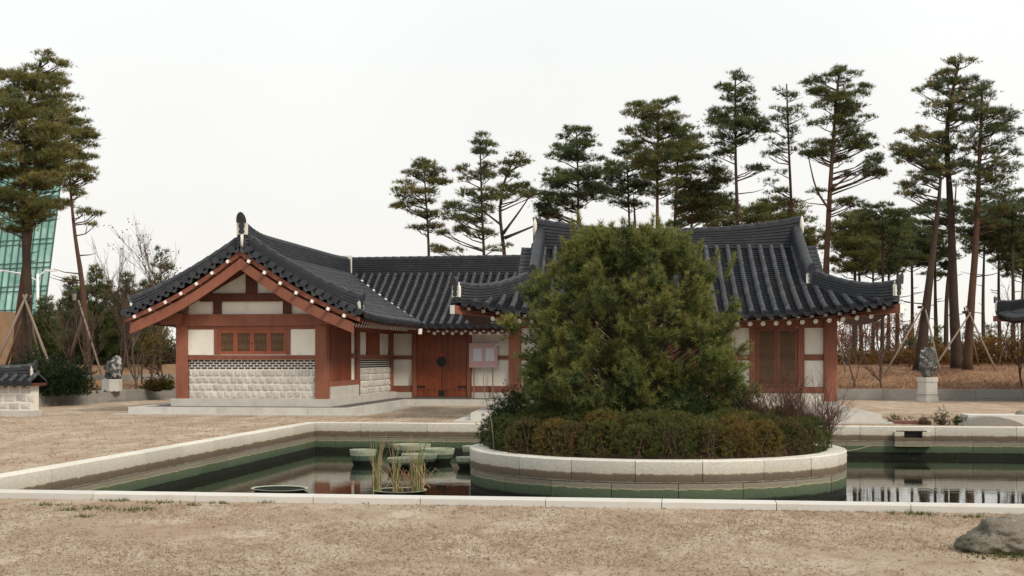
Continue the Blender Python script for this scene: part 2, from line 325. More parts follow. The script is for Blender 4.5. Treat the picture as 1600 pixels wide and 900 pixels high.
ring_stones('cap_stone', RIM - .335, RIM, IR - .32, IR, 20, .36, M['band'])
ring_stones('wall_stone', -.545, RIM - .34, IR - .3, IR - .005, 20, .0, M['band'])
ring_stones('wall_stone', -1.25, -.55, IR - .3, IR - .007, 20, .5, M['band'])
mb = MB(); v = [[0, 0, .22]]
for r, z in ((1.2, .2), (2.2, .12), (IR - .31, .05)): v += [[r * math.cos(a), r * math.sin(a), z + RNG.uniform(-.02, .02)] for a in np.linspace(0, 2 * math.pi, 48, endpoint=False)]
f = [(0, 1 + k, 1 + (k + 1) % 48) for k in range(48)] + [(1 + r * 48 + k, 1 + (r + 1) * 48 + k, 1 + (r + 1) * 48 + (k + 1) % 48, 1 + r * 48 + (k + 1) % 48) for r in range(2) for k in range(48)]
mb.add(v, f).build('soil', M['soil'], isl, True)

# hillside behind, held by a low kerb
KP = [(-34, 33.5), (-17.0, 35.2), (-15.1, 43.0), (-13.0, 51.7), (-10.5, 56.5), (-4, 56.5), (6.5, 51.0), (11.9, 49.3), (18.3, 48.2), (27, 46.6), (45, 44)]
KD = [(-.6, .8), (-.9, .45), (-.75, .66), (-.45, .9), (-.15, .99), (0, 1), (.05, 1), (.05, 1), (.1, 1), (.25, .97), (.5, .86)]
KPf, KDf = [], []
for i in range(len(KP) - 1):
    for s in np.linspace(0, 1, 6, endpoint=False):
        KPf.append(np.array(KP[i]) * (1 - s) + np.array(KP[i + 1]) * s); KDf.append(unit(np.array(KD[i]) * (1 - s) + np.array(KD[i + 1]) * s))
KPf, KDf = np.array(KPf), np.array(KDf)
def hz(d): return np.interp(d, [0, 2, 5, 11, 14, 40, 90, 200, 900], [.43, .48, .80, 1.22, 1.26, 1.2, .8, .3, 0.])
offs = [.05, 1, 2, 3.5, 5, 7, 9, 11, 14, 20, 30, 45, 70, 110, 200, 900]
G = np.zeros((len(offs), len(KPf), 3))
for i, o in enumerate(offs):
    G[i, :, :2] = KPf + KDf * o; G[i, :, 2] = hz(o) + (RNG.uniform(-.05, .05, len(KPf)) if 1 < o < 60 else 0)
MB().grid(G).build('hillside', M['bank'], smooth=True, kind='structure')
def hill_z(x, y):
    d = np.min(np.linalg.norm(KPf - np.array([x, y]), axis=1)); return float(hz(d))
def kerb_run(t, pts, z0, z1, ln, m, course=True):
    for i in range(len(pts) - 1):
        p, q = np.array(pts[i], float), np.array(pts[i + 1], float); L = np.linalg.norm(q - p); n = max(1, round(L / ln))
        for k in range(n):
            a = p + (q - p) * (k / n + .004 / L); b = p + (q - p) * ((k + 1) / n - .004 / L); zz = random.uniform(-.008, .008)
            MB().bar([*a, (z0 + z1) / 2 + .04 + zz], [*b, (z0 + z1) / 2 + .04 + zz], .3 + random.uniform(-.01, .01), z1 - z0 - .09).build('kerb_stone', m, t)
            if course: MB().bar([*a, z0 + .02], [*b, z0 + .02], .34, .13).build('base_stone', m, t)
t = thing('retaining_kerb', 'low grey stone retaining kerb on the left below the terrace', 'kerb', (0, 0, 0)); kerb_run(t, KP[:5], .05, .47, 1.25, M['kerb'])
t = thing('retaining_kerb', 'long grey stone retaining kerb on the right below the red bank', 'kerb', (0, 0, 0)); kerb_run(t, KP[6:10], .05, .47, 1.45, M['kerb'])
t = thing('retaining_kerb', 'short upper stone kerb behind the left scholar rock', 'kerb', (0, 0, 0)); kerb_run(t, [(-18, 48.6), (-15.9, 53.2), (-13.8, 57)], .5, .92, 1.3, M['kerb'], False)

# ------------------------------------------------------------------ tiled roofs
ARC = np.linspace(0, math.pi, 7)
def cover_tile_mb(r=.071, L=.34, disc=False):
    mb = MB(); v = []
    for (y, rr) in ((-.02, r * 1.06), (L, r * .92)):
        v += [[-rr * math.cos(a), y, rr * math.sin(a) + (.006 if y < 0 else 0)] for a in ARC]
    n = len(ARC); mb.add(v, [(i, i + 1, n + i + 1, n + i) for i in range(n - 1)] + [tuple(range(n))[::-1]])
    if disc:
        c = [[r * 1.18 * math.cos(a), -.03, .012 + r * 1.18 * math.sin(a) - .012] for a in np.linspace(0, 2 * math.pi, 14, endpoint=False)]
        c2 = [[x, .01, z] for x, y, z in c]
        mb.add(c + c2, [tuple(range(14))[::-1]] + [(i, (i + 1) % 14, 14 + (i + 1) % 14, 14 + i) for i in range(14)])
    return mb
ME_COVER = cover_tile_mb().mesh('cover_tile', M['tile'], True)
ME_EAVE = cover_tile_mb(disc=True).mesh('eave_tile', M['tile'])
def pan_end_mb(wd=.26):
    mb = MB(); v = []
    for y in (-.025, .0):
        for x in np.linspace(-wd / 2, wd / 2, 7): v.append([x, y, .0 - .045 * (1 - (2 * x / wd) ** 2)])
        for x in np.linspace(-wd / 2, wd / 2, 7): v.append([x * .86, y - .012, -.015 - .125 * (1 - (2 * x / wd) ** 2) ** .8])
    f = [(i, i + 1, 7 + i + 1, 7 + i) for i in range(6)] + [(14 + i, 14 + i + 1, 21 + i + 1, 21 + i) for i in range(6)] + [(7 + i, 8 + i, 22 + i, 21 + i) for i in range(6)] + [(i, 1 + i, 15 + i, 14 + i) for i in range(6)]
    return mb.add(v, f)
ME_PAN = pan_end_mb().mesh('pan_end_tile', M['tile'])
COVV = np.concatenate(cover_tile_mb().v); COVF = cover_tile_mb().f

def prof(t): return .80 * t + .20 * t * t

def frames(surf, a, s):
    e = 1e-3; p = surf(a, s); X = unit(surf(a + e, s) - surf(a - e, s)); Y = unit(surf(a, s + e) - surf(a, s - e))
    Z = unit(np.cross(X, Y)); flip = Z[..., 2:3] < 0; X = np.where(flip, -X, X); Z = np.where(flip, -Z, Z); X = np.cross(Y, Z); return p, X, Y, Z
def mat4(p, X, Y, Z):
    return Matrix(((X[0], Y[0], Z[0], p[0]), (X[1], Y[1], Z[1], p[1]), (X[2], Y[2], Z[2], p[2]), (0, 0, 0, 1)))

def tile_roof(root, surf, a0, a1, smin, smax, slen, pitch=.285, budget=0, course=.115, eave=True, tl=.32):
    """cover tiles in columns over pan tiles; the lowest `budget` cover tiles are single parts, the rest one joined part"""
    n = max(1, round((a1 - a0) / pitch)); pt = (a1 - a0) / n; pan = MB(); todo = []
    for k in range(n + 1):
        a = a0 + k * pt; s0, s1 = smin(a), smax(a)
        if s1 - s0 < .03: continue
        m = max(1, math.ceil((s1 - s0) * slen / tl))
        for i in range(m):
            s = s0 + (s1 - s0) * i / m; todo.append((s, a, i == 0 and s < .02 and eave))
    for k in range(n):
        a = a0 + (k + .5) * pt; s0, s1 = smin(a), smax(a)
        if s1 - s0 < .02: continue
        m = max(1, round((s1 - s0) * slen / course)); off = np.linspace(-.5, .5, 5); sag = -.042 * (1 - (2 * off) ** 2)
        S = np.linspace(s0, s1, m + 1); A = np.broadcast_to(a + off * pt, (m + 1, 5)); SS = np.broadcast_to(S[:, None], (m + 1, 5))
        p, X, Y, Z = frames(surf, A, SS); low = p + Z * (sag + .046)[None, :, None]; up = p + Z * sag[None, :, None] + Y * .03
        v = np.stack([low[:-1], up[1:]], 1).reshape(-1, 3); und = (low[:-1] - Z[:-1] * .046)
        q = np.stack([low[:-1], und], 1).reshape(-1, 3)
        f = [(r * 10 + c, r * 10 + c + 1, r * 10 + 5 + c + 1, r * 10 + 5 + c) for r in range(m) for c in range(4)]
        pan.add(v, f); pan.add(q, f)
        if eave and s0 < .02:
            pp, x, y, z = frames(surf, np.array([a]), np.array([s0])); o = link('pan_end_tile', ME_PAN, root, mat4(pp[0] + z[0] * .02, x[0], y[0], z[0]))
    pan.build('pan_tiles', M['pan'], root, True, kind='stuff')
    todo.sort(key=lambda t_: t_[0]); rest = MB()
    A = np.array([t_[1] for t_ in todo]); S = np.array([t_[0] for t_ in todo]); p, X, Y, Z = frames(surf, A, S); Zt = unit(Z - Y * .05); Yt = np.cross(Zt, X)
    for i, t_ in enumerate(todo):
        if t_[2]: link('eave_tile', ME_EAVE, root, mat4(p[i] + Z[i] * .015, X[i], Y[i], Z[i]))
        elif budget > 0:
            budget -= 1; jt = random.uniform(-.006, .006)
            link('cover_tile', ME_COVER, root, mat4(p[i] + X[i] * jt + Z[i] * .012, X[i], Yt[i], Zt[i]))
        else:
            c = COVV + [random.uniform(-.006, .006), 0, 0]
            rest.add(p[i] + Z[i] * .012 + c[:, :1] * X[i] + c[:, 1:2] * Yt[i] + c[:, 2:] * Zt[i], COVF)
    if rest.n: rest.build('cover_tiles', M['tile'], root, True, kind='stuff')
    return budget

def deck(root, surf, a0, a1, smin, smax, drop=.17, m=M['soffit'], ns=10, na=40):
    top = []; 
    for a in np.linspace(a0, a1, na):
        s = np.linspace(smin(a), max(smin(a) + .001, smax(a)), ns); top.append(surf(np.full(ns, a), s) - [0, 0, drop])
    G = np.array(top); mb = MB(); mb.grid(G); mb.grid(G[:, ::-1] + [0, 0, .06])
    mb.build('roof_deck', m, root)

def ridge_band(root, P, hts, wd=.24, layers=5, name='ridge', cap_r=.085, tiles=True):
    """stack of thin flat tiles with a half-round cap row on top"""
    P = np.array(P, float) - [0, 0, .11]; n = len(P); hts = np.broadcast_to(hts, (n,)) + .11; T = unit(np.gradient(P, axis=0)); Lt = unit(np.cross(T, [0, 0, 1.]))
    mb = MB(); sec = []
    for k in range(layers):
        w_ = wd / 2 * (1 - .14 * k / layers); z0, z1 = k / layers, (k + .72) / layers
        sec += [(w_ + .012, z0), (w_ + .012, z1), (w_ - .04, z1), (w_ - .04, (k + 1) / layers)]
    full = [(x, z) for x, z in sec] + [(-x, z) for x, z in sec[::-1]]
    G = np.array([[P[i] + Lt[i] * x + np.array([0, 0, 1]) * hts[i] * z for x, z in full] for i in range(n)]); mb.grid(G)
    c = len(full); mb.add(G[0], [tuple(range(c))]); mb.add(G[-1], [tuple(range(c))[::-1]])
    o = mb.build(name, M['tile'], root)
    top = P + np.array([0, 0, 1]) * hts[:, None]; seg = np.linalg.norm(np.diff(top, axis=0), axis=1); cs = np.concatenate([[0], np.cumsum(seg)]); L = cs[-1]
    m = max(2, round(L / .31)); rest = MB()
    for i in range(m):
        s = L * i / m; p = np.array([np.interp(s, cs, top[:, q]) for q in range(3)]); p2 = np.array([np.interp(min(L, s + L / m), cs, top[:, q]) for q in range(3)])
        Y = unit(p2 - p); X = unit(np.cross(Y, [0, 0, 1.])); Z = np.cross(X, Y); sc = cap_r / .078
        mm = mat4(p - Z * .01, X * sc, Y * (L / m / .32), Z * sc)
        if tiles: link('ridge_tile', ME_COVER, root, mm)
        else:
            v = (np.array(mm)[:3, :3] @ COVV.T).T + np.array(mm)[:3, 3]; rest.add(v, COVF)
    if rest.n: rest.build('ridge_caps', M['tile'], root, kind='stuff')
    return top
def blob(name, m, root, c, r, sub=2, seed=0, amp=.12):
    o = ico(name, m, root, c, r, sub, amp, 3., seed); return o
def ico(name, m, parent, c, r, sub=3, amp=.2, fr=1.5, seed=0, flat=None, **k):
    import bmesh; from mathutils import noise
    bm = bmesh.new(); bmesh.ops.create_icosphere(bm, subdivisions=sub, radius=1); off = Vector((seed * 7.3, seed * 3.1, seed))
    for v in bm.verts:
        d = 1 + amp * noise.noise(v.co * fr + off) + amp * .5 * noise.noise(v.co * fr * 2.7 + off) + amp * .25 * noise.noise(v.co * fr * 6 + off) - amp * .35 * abs(noise.noise(v.co * fr * 3.4 - off))
        v.co = Vector((v.co.x * r[0] * d + c[0], v.co.y * r[1] * d + c[1], v.co.z * r[2] * d + c[2]))
        if flat is not None and v.co.z < flat: v.co.z = flat
    me = bpy.data.meshes.new(name); bm.to_mesh(me); bm.free(); me.materials.append(m)
    me.polygons.foreach_set('use_smooth', [True] * len(me.polygons)); return link(name, me, parent, **k)
def ridge_end(root, p, d, s=1.):
    """white mortar plug and dark upturned end tile closing a ridge; d points outward"""
    d = unit(np.array([*d[:2], 0.])); l = np.array([-d[1], d[0], 0]); p = np.array(p, float)
    mb = MB(); v = []
    for o in (-.02, .05 * s):
        v += [p + d * o + l * x * s + np.array([0, 0, z]) * s for x, z in ((-.13, -.30), (.13, -.30), (.135, -.06), (.07, .06), (-.07, .06), (-.135, -.06))]
    mb.add(v, [(5, 4, 3, 2, 1, 0), (6, 7, 8, 9, 10, 11)] + [(i, (i + 1) % 6, 6 + (i + 1) % 6, 6 + i) for i in range(6)]).build('mortar_end', M['mortar'], root)
    mb = MB(); mb.tube([p + d * .0 + [0, 0, -.1 * s], p + d * .085 * s + [0, 0, -.1 * s]], .075 * s, 10); mb.tube([p - d * .0 + [0, 0, -.225 * s], p + d * .08 * s + [0, 0, -.225 * s]], .07 * s, 10)
    mb.build('end_roll', M['tile'], root)
    mb = MB(); th = np.linspace(-.2, math.pi + .2, 9); v = []
    for o, k in ((.03, 1.), (.10, 1.12)): v += [p + d * (o + .05 * math.sin(max(0, t_))) * s + l * .11 * k * s * math.cos(t_) + np.array([0, 0, .02 + .19 * math.sin(t_) * k]) * s for t_ in th]
    mb.add(v, [tuple(range(9))[::-1], tuple(range(9, 18))] + [(i, i + 1, 10 + i, 9 + i) for i in range(8)]).build('end_tile', M['tile'], root)

def rafters(root, pts, dirs, kind):
    """square flying rafters or round rafters with white painted ends"""
    mb = MB()
    if kind == 'square':
        mb.box(-.045, .045, .0, .9, -.045, .045, 0); mb.box(-.046, .046, -.006, .0, -.046, .046, 1)
    else:
        mb.tube([(0, 0, 0), (0, 1.2, 0)], .06, 10); mb.tube([(0, -.006, 0), (0, 0, 0)], .061, 10, mi=1)
    me = mb.mesh('flying_rafter' if kind == 'square' else 'rafter', [M['wood'], M['white']])
    for p, d in zip(pts, dirs):
        Y = unit(np.array(d, float)); X = unit(np.cross(Y, [0, 0, 1.])); link(me.name, me, root, mat4(np.array(p), X, Y, np.cross(X, Y)))

def lattice_leaf(parent, c, wd, ht, axis='x', nv=9, rows=((.12, 3), (.5, 3), (.88, 3)), fr=.05, m='wood_orange', name='window_leaf', panel=0.):
    """one leaf: frame, paper behind, thin vertical bars and three groups of cross bars"""
    c = np.array(c, float)
    def B(mb, a0, a1, y0, y1, z0, z1):
        if axis == 'x': mb.box(c[0] + a0, c[0] + a1, c[1] + y0, c[1] + y1, c[2] + z0, c[2] + z1)
        else: mb.box(c[0] - y1, c[0] - y0, c[1] + a0, c[1] + a1, c[2] + z0, c[2] + z1)
    mb = MB(); h = wd / 2
    B(mb, -h, -h + fr, -.03, .03, 0, ht); B(mb, h - fr, h, -.03, .03, 0, ht); B(mb, -h + fr, h - fr, -.028, .028, 0, fr); B(mb, -h + fr, h - fr, -.028, .028, ht - fr, ht)
    o = mb.build(name, M[m], parent)
    mb = MB(); B(mb, -h + fr, h - fr, .012, .018, fr, ht - fr); mb.build('paper', M['paper'], o)
    mb = MB(); wi = wd - 2 * fr
    for k in range(nv): x = -h + fr + wi * (k + 1) / (nv + 1); B(mb, x - .007, x + .007, -.018, -.002, fr, ht - fr)
    for (f0, n) in rows:
        for k in range(n): z = fr + (ht - 2 * fr) * f0 + (k - (n - 1) / 2) * .035; B(mb, -h + fr, h - fr, -.021, -.005, z - .007, z + .007)
    mb.build('lattice', M['lattice'], o); return o

def stone_wall(parent, P, x0, x1, z0, z1, rows, pitch, face=(0, -1), brick_rows=0, bz=(0, 0), bpitch=.185):
    """blocks set proud of a mortar backing; P(x, y) maps wall run and outward depth to local plan"""
    h = (z1 - z0) / rows
    def put(name, a, b, c, d, dep, m, puff=.0):
        v = [[*P(x, dp), z] for dp, g in ((-.02, 0), (dep, puff)) for z in (c + g, d - g) for x in (a + g, b - g)]
        v = np.array(v); v[4:] += RNG.uniform(-.007, .007, (4, 3)) if puff else 0
        mid = np.array([[*P((a + b) / 2 + random.uniform(-.02, .02), dep + puff * 1.2), (c + d) / 2]])
        if puff: MB().add(np.concatenate([v, mid]), [(0, 1, 5, 4), (2, 6, 7, 3), (0, 4, 6, 2), (1, 3, 7, 5), (4, 5, 8), (5, 7, 8), (7, 6, 8), (6, 4, 8)]).build(name, M[m], parent)
        else: MB().add(v, [(0, 1, 5, 4), (2, 6, 7, 3), (0, 4, 6, 2), (1, 3, 7, 5), (4, 5, 7, 6)]).build(name, M[m], parent)
    for r in range(rows):
        x = x0 - (pitch / 2 if r % 2 else 0)
        while x < x1:
            a, b = max(x + .017, x0 + .005), min(x + pitch - .017, x1 - .005)
            if b - a > .05: put('stone_block', a, b, z0 + r * h + .02, z0 + (r + 1) * h - .02, .03, 'block', .012)
            x += pitch * random.uniform(.97, 1.03)
    if brick_rows:
        hh = (bz[1] - bz[0]) / brick_rows
        for r in range(brick_rows):
            x = x0 - (bpitch / 2 if r % 2 else 0)
            while x < x1:
                a, b = max(x + .022, x0 + .004), min(x + bpitch - .022, x1 - .004)
                if b - a > .03: put('brick', a, b, bz[0] + r * hh + .016, bz[0] + (r + 1) * hh - .011, .012, 'brick')
                x += bpitch

# ------------------------------------------------------------------ the L-shaped hall: gabled wing + linking wing
H1 = thing('tiled_hall', 'L-shaped red timber hall with black tiled roof and gable end facing the pond', 'building', (-7.33, 37.8, 0), -YAW)
XE, ZE, HH, YV, YR, YF = 3.38, 2.72, 1.92, 7.1, 10.75, -.95   # eave, eave height, rise, link eave, link ridge, front verge
LD = YR - YV; LX1 = 11.5
roof = MB(); roof.box(-.1, .1, YF + .2, YR, 4.3, 4.5); roof = roof.build('roof', M['wood_dark'], H1)
ridge_drop = lambda y: -.0
def surfR(a, s): return np.stack([XE * (1 - s), a + 0 * s, ZE + HH * prof(s) + .10 * ((np.clip(3 - a, 0, 9)) / 4) ** 2 * (1 - s * .3) + 0 * a], -1)
def surfL(a, s): return surfR(a, s) * [-1, 1, 1]
def surfF(a, s): return np.stack([a + 0 * s, YV + LD * s, ZE - .05 + (HH + .05) * prof(s) + 0 * a], -1)
def surfB(a, s): return np.stack([a + 0 * s, 2 * YR - YV - LD * s, ZE - .05 + (HH + .05) * prof(s) + 0 * a], -1)
vR = lambda a: max(0., (a - YV) / LD); one = lambda a: 1.; zero = lambda a: 0.
vF = lambda a: max(0., 1 - a / XE) if a < XE else 0.
slR, slF = math.hypot(XE, HH) * 1.03, math.hypot(LD, HH) * 1.03
b = tile_roof(roof, surfF, .3, LX1, vF, one, slF, budget=200)
b = tile_roof(roof, surfR, YF + .42, YR - .1, vR, one, slR, budget=100)
tile_roof(roof, surfL, YF + .42, YR + LD, zero, one, slR, course=.3); tile_roof(roof, surfB, -XE, LX1, zero, lambda a: 1. if a > 0 else max(0., 1 + a / XE), slF, course=.3)
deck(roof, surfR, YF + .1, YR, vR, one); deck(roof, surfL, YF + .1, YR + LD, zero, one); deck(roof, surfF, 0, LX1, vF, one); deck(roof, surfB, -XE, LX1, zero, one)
# white mortar plugs where the linking tiles die into the valley
for k in range(1, 12):
    a = .3 + (LX1 - .3) / round((LX1 - .3) / .285) * k
    if a < XE:
        p = surfF(np.array(a), np.array(vF(a) + .012)); blob('mortar_plug', M['mortar'], roof, p + [0.03, -.03, .05], (.075, .075, .06), 1, k, .15)
# verge: short tiles turned to the front along both gable slopes
for sg, sf in ((1, surfR), (-1, surfL)):
    n = 15
    for i in range(n):
        s = .01 + .985 * i / n; p = sf(np.array(YF + .0), np.array(s)); p2 = sf(np.array(YF), np.array(s + .02)); X = unit(p2 - p); Y = np.array([0, 1., 0.]); Z = unit(np.cross(X, Y)); 
        if Z[2] < 0: X, Z = -X, -Z
        link('eave_tile', ME_EAVE, roof, mat4(p + np.array([0, 0, .03]), X * 1.12, Y * 1.35, Z * 1.12))
        p = sf(np.array(YF), np.array(s + .49 / n)); link('pan_end_tile', ME_PAN, roof, mat4(p + np.array([0, .0, -.01]), X * .95, Y, Z * 1.0))
        mb = MB(); q = p + [0, 0, -.05]; mb.grid(np.array([[q + X * x + np.array([0, y, .035 * abs(x) / .12 + .0]) for x in (-.13, -.06, 0, .06, .13)] for y in (0, .5)])); mb.build('verge_pan', M['pan'], roof)
    S = np.linspace(1.0, .03, 22); P = np.array([sf(np.array(YF + .42), np.array(s)) for s in S]) + [0, 0, .06]
    hts = .30 + .10 * np.linspace(0, 1, 22) ** 5; top = ridge_band(roof, P, hts, .26, 6, 'descending_ridge')
    ridge_end(roof, P[-1] + [0, -.02, .28], (sg, -.25), .9)
# main ridge of the gabled wing and of the linking wing
yy = np.linspace(YF + .2, YR - .25, 30)
P = np.stack([0 * yy, yy, ZE + HH + .02 + 0 * yy], -1); hts = .44 + .32 * np.clip((1.5 - yy) / 2.5, 0, 1) ** 2.2 + .05 * np.clip((yy - 8) / 2.5, 0, 1) ** 2
top = ridge_band(roof, P, hts, .30, 8, 'ridge'); ridge_end(roof, top[0] + [0, 0, .0], (0, -1), 1.15)
mb = MB(); mb.tube([top[0] + [0, -.04, -.28], top[0] + [0, -.05, -.72]], [.05, .035], 8); mb.build('mortar_trail', M['mortar'], roof, True)
xx = np.linspace(-.25, LX1, 34); P = np.stack([xx, YR + 0 * xx, ZE + HH + .02 + 0 * xx], -1)
ridge_band(roof, P, .50 + .05 * np.clip(xx / LX1, 0, 1), .30, 8, 'ridge')
mb = MB(); mb.box(-.16, .16, YR - .35, YR - .2, ZE + HH + .0, ZE + HH + .62); mb.build('mortar_end', M['mortar'], roof)
# eave boards and rafters
mb = MB(); mb.box(XE - .12, XE - .06, YF + .45, YV, ZE - .13, ZE - .045); mb.build('eave_board', M['wood'], roof)
mb = MB(); mb.box(XE - .06, LX1, YV + .06, YV + .12, ZE - .17, ZE - .09); mb.build('eave_board', M['wood'], roof)
n = 26; ysr = np.linspace(YF + .6, YV - .1, n)
rafters(roof, [(XE - .08, y, ZE - .16 + .06 * max(0, 3 - y) / 4) for y in ysr], [(-1, 0, .36)] * n, 'square'); rafters(roof, [(XE - .45, y + .12, ZE - .19) for y in ysr], [(-1, 0, .42)] * n, 'round')
n = 26; xsr = np.linspace(XE + .25, LX1 - .2, n)
rafters(roof, [(x, YV + .1, ZE - .22) for x in xsr], [(0, 1, .36)] * n, 'square'); rafters(roof, [(x + .13, YV + .42, ZE - .30) for x in xsr], [(0, 1, .42)] * n, 'round')
mb = MB(); mb.bar([XE - .02, YV - .02, ZE - .24], [2.2, 8.3, ZE + .12], .13, .17); mb.build('valley_rafter', M['wood'], roof)
mb = MB(); mb.bar([XE + .0, YV - .04, ZE - .245], [XE - .018, YV - .022, ZE - .24], .14, .18); mb.build('white_rafter_end', M['white'], roof)
# bargeboards with small purlin ends above
for sg in (1, -1):
    q = np.linspace(0, 1, 9); mb = MB(); v = []
    for y in (YF + .02, YF + .10):
        v += [[sg * 3.16 * t_, y, 4.34 - 1.76 * t_ - .16 * math.sin(math.pi * t_)] for t_ in q]; v += [[sg * (3.16 * t_ + .03 * t_), y, 4.04 - 1.76 * t_ - .16 * math.sin(math.pi * t_)] for t_ in q]
    f = [(i, i + 1, 10 + i, 9 + i) for i in range(8)] + [(18 + i, 19 + i, 28 + i, 27 + i) for i in range(8)] + [(9 + i, 10 + i, 28 + i, 27 + i) for i in range(8)] + [(i, i + 1, 19 + i, 18 + i) for i in range(8)] + [(8, 17, 35, 26)]
    mb.add(v, f).build('bargeboard', M['wood'], roof)
    v = []; mb = MB()
    for y in (YF + .05, YF + .25):
        v += [[sg * 3.34 * t_, y, 4.58 - 1.86 * t_ - .17 * math.sin(math.pi * t_)] for t_ in q]; v += [[sg * 3.34 * t_, y, 4.42 - 1.82 * t_ - .17 * math.sin(math.pi * t_)] for t_ in q]
    mb.add(v, f).build('verge_board', M['wood'], roof)
    for i in range(7):
        t_ = .06 + .135 * i + .03; x = sg * 3.3 * t_; z = 4.46 - 1.84 * t_ - .17 * math.sin(math.pi * t_)
        mb = MB(); ang = sg * .5
        mb.bar([x, YF - .16, z - .0], [x, YF + .5, z - .0], .085, .085, up=(math.sin(ang), 0, math.cos(ang))); o = mb.build('verge_rafter', M['wood'], roof)
        mb = MB(); mb.bar([x, YF - .166, z], [x, YF - .161, z], .086, .086, up=(math.sin(ang), 0, math.cos(ang))); mb.build('white_rafter_end', M['white'], roof)

# platform of dressed stone
def plat(parent, segs, z0, z1, dep=.3, ln=1.3):
    for (p, q) in segs:
        p, q = np.array(p, float), np.array(q, float); L = np.linalg.norm(q - p); n = max(1, round(L / ln)); d = (q - p) / L; inn = np.array([-d[1], d[0]])
        for k in range(n):
            a = p + d * (L * k / n + .003) + inn * dep / 2; b2 = p + d * (L * (k + 1) / n - .003) + inn * dep / 2
            MB().bar([*a, (z0 + z1) / 2], [*b2, (z0 + z1) / 2], dep, z1 - z0).build('platform_stone', M['granite'], parent)
PF, PX, PB = -1.0, 3.2, 6.45
plat(H1, [((-3.2, PF), (PX, PF)), ((PX, PF + .3), (PX, PB + .3)), ((PX, PB), (LX1, PB)), ((-3.2, 11), (-3.2, PF + .3))], .06, .25)
mb = MB(); mb.box(-2.9, PX - .3, PF + .3, 14, .0, .246); mb.box(PX - .297, LX1, PB + .3, 14, .0, .246); mb.build('platform_paving', M['paving'], H1)
mb = MB(); mb.box(-3.55, PX + .4, PF - .35, PF, .0, .075); mb.box(PX + .003, PX + .4, PF + .003, PB - .35, .0, .074); mb.box(PX + .003, LX1, PB - .35, PB - .003, 0, .076); mb.build('apron_slab', M['granite'], H1)
# gable end wall
W0, W1 = -2.2, 2.2
mb = MB(); mb.box(-2.32, 2.32, -.12, .3, .25, .462); mb.box(-2.28, 2.31, .303, 8.3, .25, .46); mb.build('base_stone', M['granite'], H1)
def post(x0, x1, y0, y1, z0, z1, m='wood', name='column'):
    e = .014; mb = MB(); P4 = [(x0 + e, y0), (x1 - e, y0), (x1, y0 + e), (x1, y1 - e), (x1 - e, y1), (x0 + e, y1), (x0, y1 - e), (x0, y0 + e)]
    mb.add([[x, y, z] for z in (z0, z1) for x, y in P4], [(i, (i + 1) % 8, 8 + (i + 1) % 8, 8 + i) for i in range(8)] + [tuple(range(8))[::-1], tuple(range(8, 16))]); return mb.build(name, M[m], H1C[0])
H1C = [H1]
post(W0, W0 + .34, -.06, .26, .465, 2.9); post(W1 - .34, W1, -.06, .26, .465, 2.9)
XI0, XI1 = W0 + .345, W1 - .345
mb = MB(); mb.box(XI0, XI1, .06, .2, .465, 1.56); mb.build('mortar_bed', M['wallmortar'], H1)
stone_wall(H1, lambda x, d: (x, .06 - d), XI0, XI1, .48, 1.285, 4, .205, brick_rows=4, bz=(1.285, 1.555), bpitch=.182)
def beam(x0, x1, y0, y1, z0, z1, m='wood', name='beam', parent=None): return MB().box(x0, x1, y0, y1, z0, z1).build(name, M[m], parent or H1C[0])
beam(XI0, XI1, -.02, .2, 1.563, 1.69); beam(XI0, XI1, -.015, .2, 2.415, 2.505); beam(XI0, -1.09, .0, .2, 1.693, 2.412, 'plaster', 'wall_panel'); beam(1.14, XI1, .0, .2, 1.693, 2.412, 'plaster', 'wall_panel')
beam(-1.087, -.96, -.018, .19, 1.693, 2.412, name='window_post'); beam(1.01, 1.137, -.018, .19, 1.693, 2.412, name='window_post')
beam(-2.12, 2.12, -.075, .22, 2.51, 2.84, 'wood')
for sg in (-1, 1): beam(min(sg * 1.95, sg * 2.55), max(sg * 1.95, sg * 2.55), -.38, -.08, 2.55, 2.86, 'wood', 'purlin_end')
wf = MB(); wf.box(-.957, 1.007, -.01, .15, 2.375, 2.41); wf.box(-.957, 1.007, -.01, .15, 1.696, 1.735); wf.box(-.955, 1.005, .09, .15, 1.736, 2.374); wf = wf.build('window', M['wood_orange'], H1)
for k in range(4): lattice_leaf(wf, (-.957 + .491 * (k + .5), .03, 1.737), .488, .637, nv=8, rows=((.07, 3), (.5, 3), (.93, 3)), fr=.062)
mb = MB(); mb.box(.0, .014, -.012, -.002, 2.0, 2.03); mb.box(.04, .054, -.012, -.002, 2.0, 2.03); mb.build('latch', M['iron'], wf)
# gable triangle
mb = MB(); v = [[x, y, z] for y in (.05, .2) for x, z in ((-2.2, 2.842), (2.2, 2.842), (2.2, 3.15), (0, 4.36), (-2.2, 3.15))]
mb.add(v, [(0, 1, 2, 3, 4), (9, 8, 7, 6, 5)] + [(i, (i + 1) % 5, 5 + (i + 1) % 5, 5 + i) for i in range(5)]).build('gable_panel', M['plaster'], H1)
beam(-1.11, -.88, -.03, .06, 2.845, 3.195, 'wood_dark', 'gable_post'); beam(.92, 1.15, -.03, .06, 2.845, 3.195, 'wood_dark', 'gable_post')
beam(-1.5, 1.5, -.055, .07, 3.198, 3.43, 'wood_dark'); beam(-.16, .16, -.03, .06, 3.433, 4.2, 'wood_dark', 'king_post')
for sg in (-1, 1):
    mb = MB(); mb.bar([sg * 2.25, -.03, 2.96], [0, -.03, 4.2], .12, .18); mb.build('gable_rafter', M['wood_dark'], H1)
mb = MB()
for x, z in ((0, 4.26), (1.95, 3.03), (-1.95, 3.03)): mb.bar([x, YF + .11, z], [x, 0.2, z], .2, .2)
mb.build('purlin', M['wood'], H1)
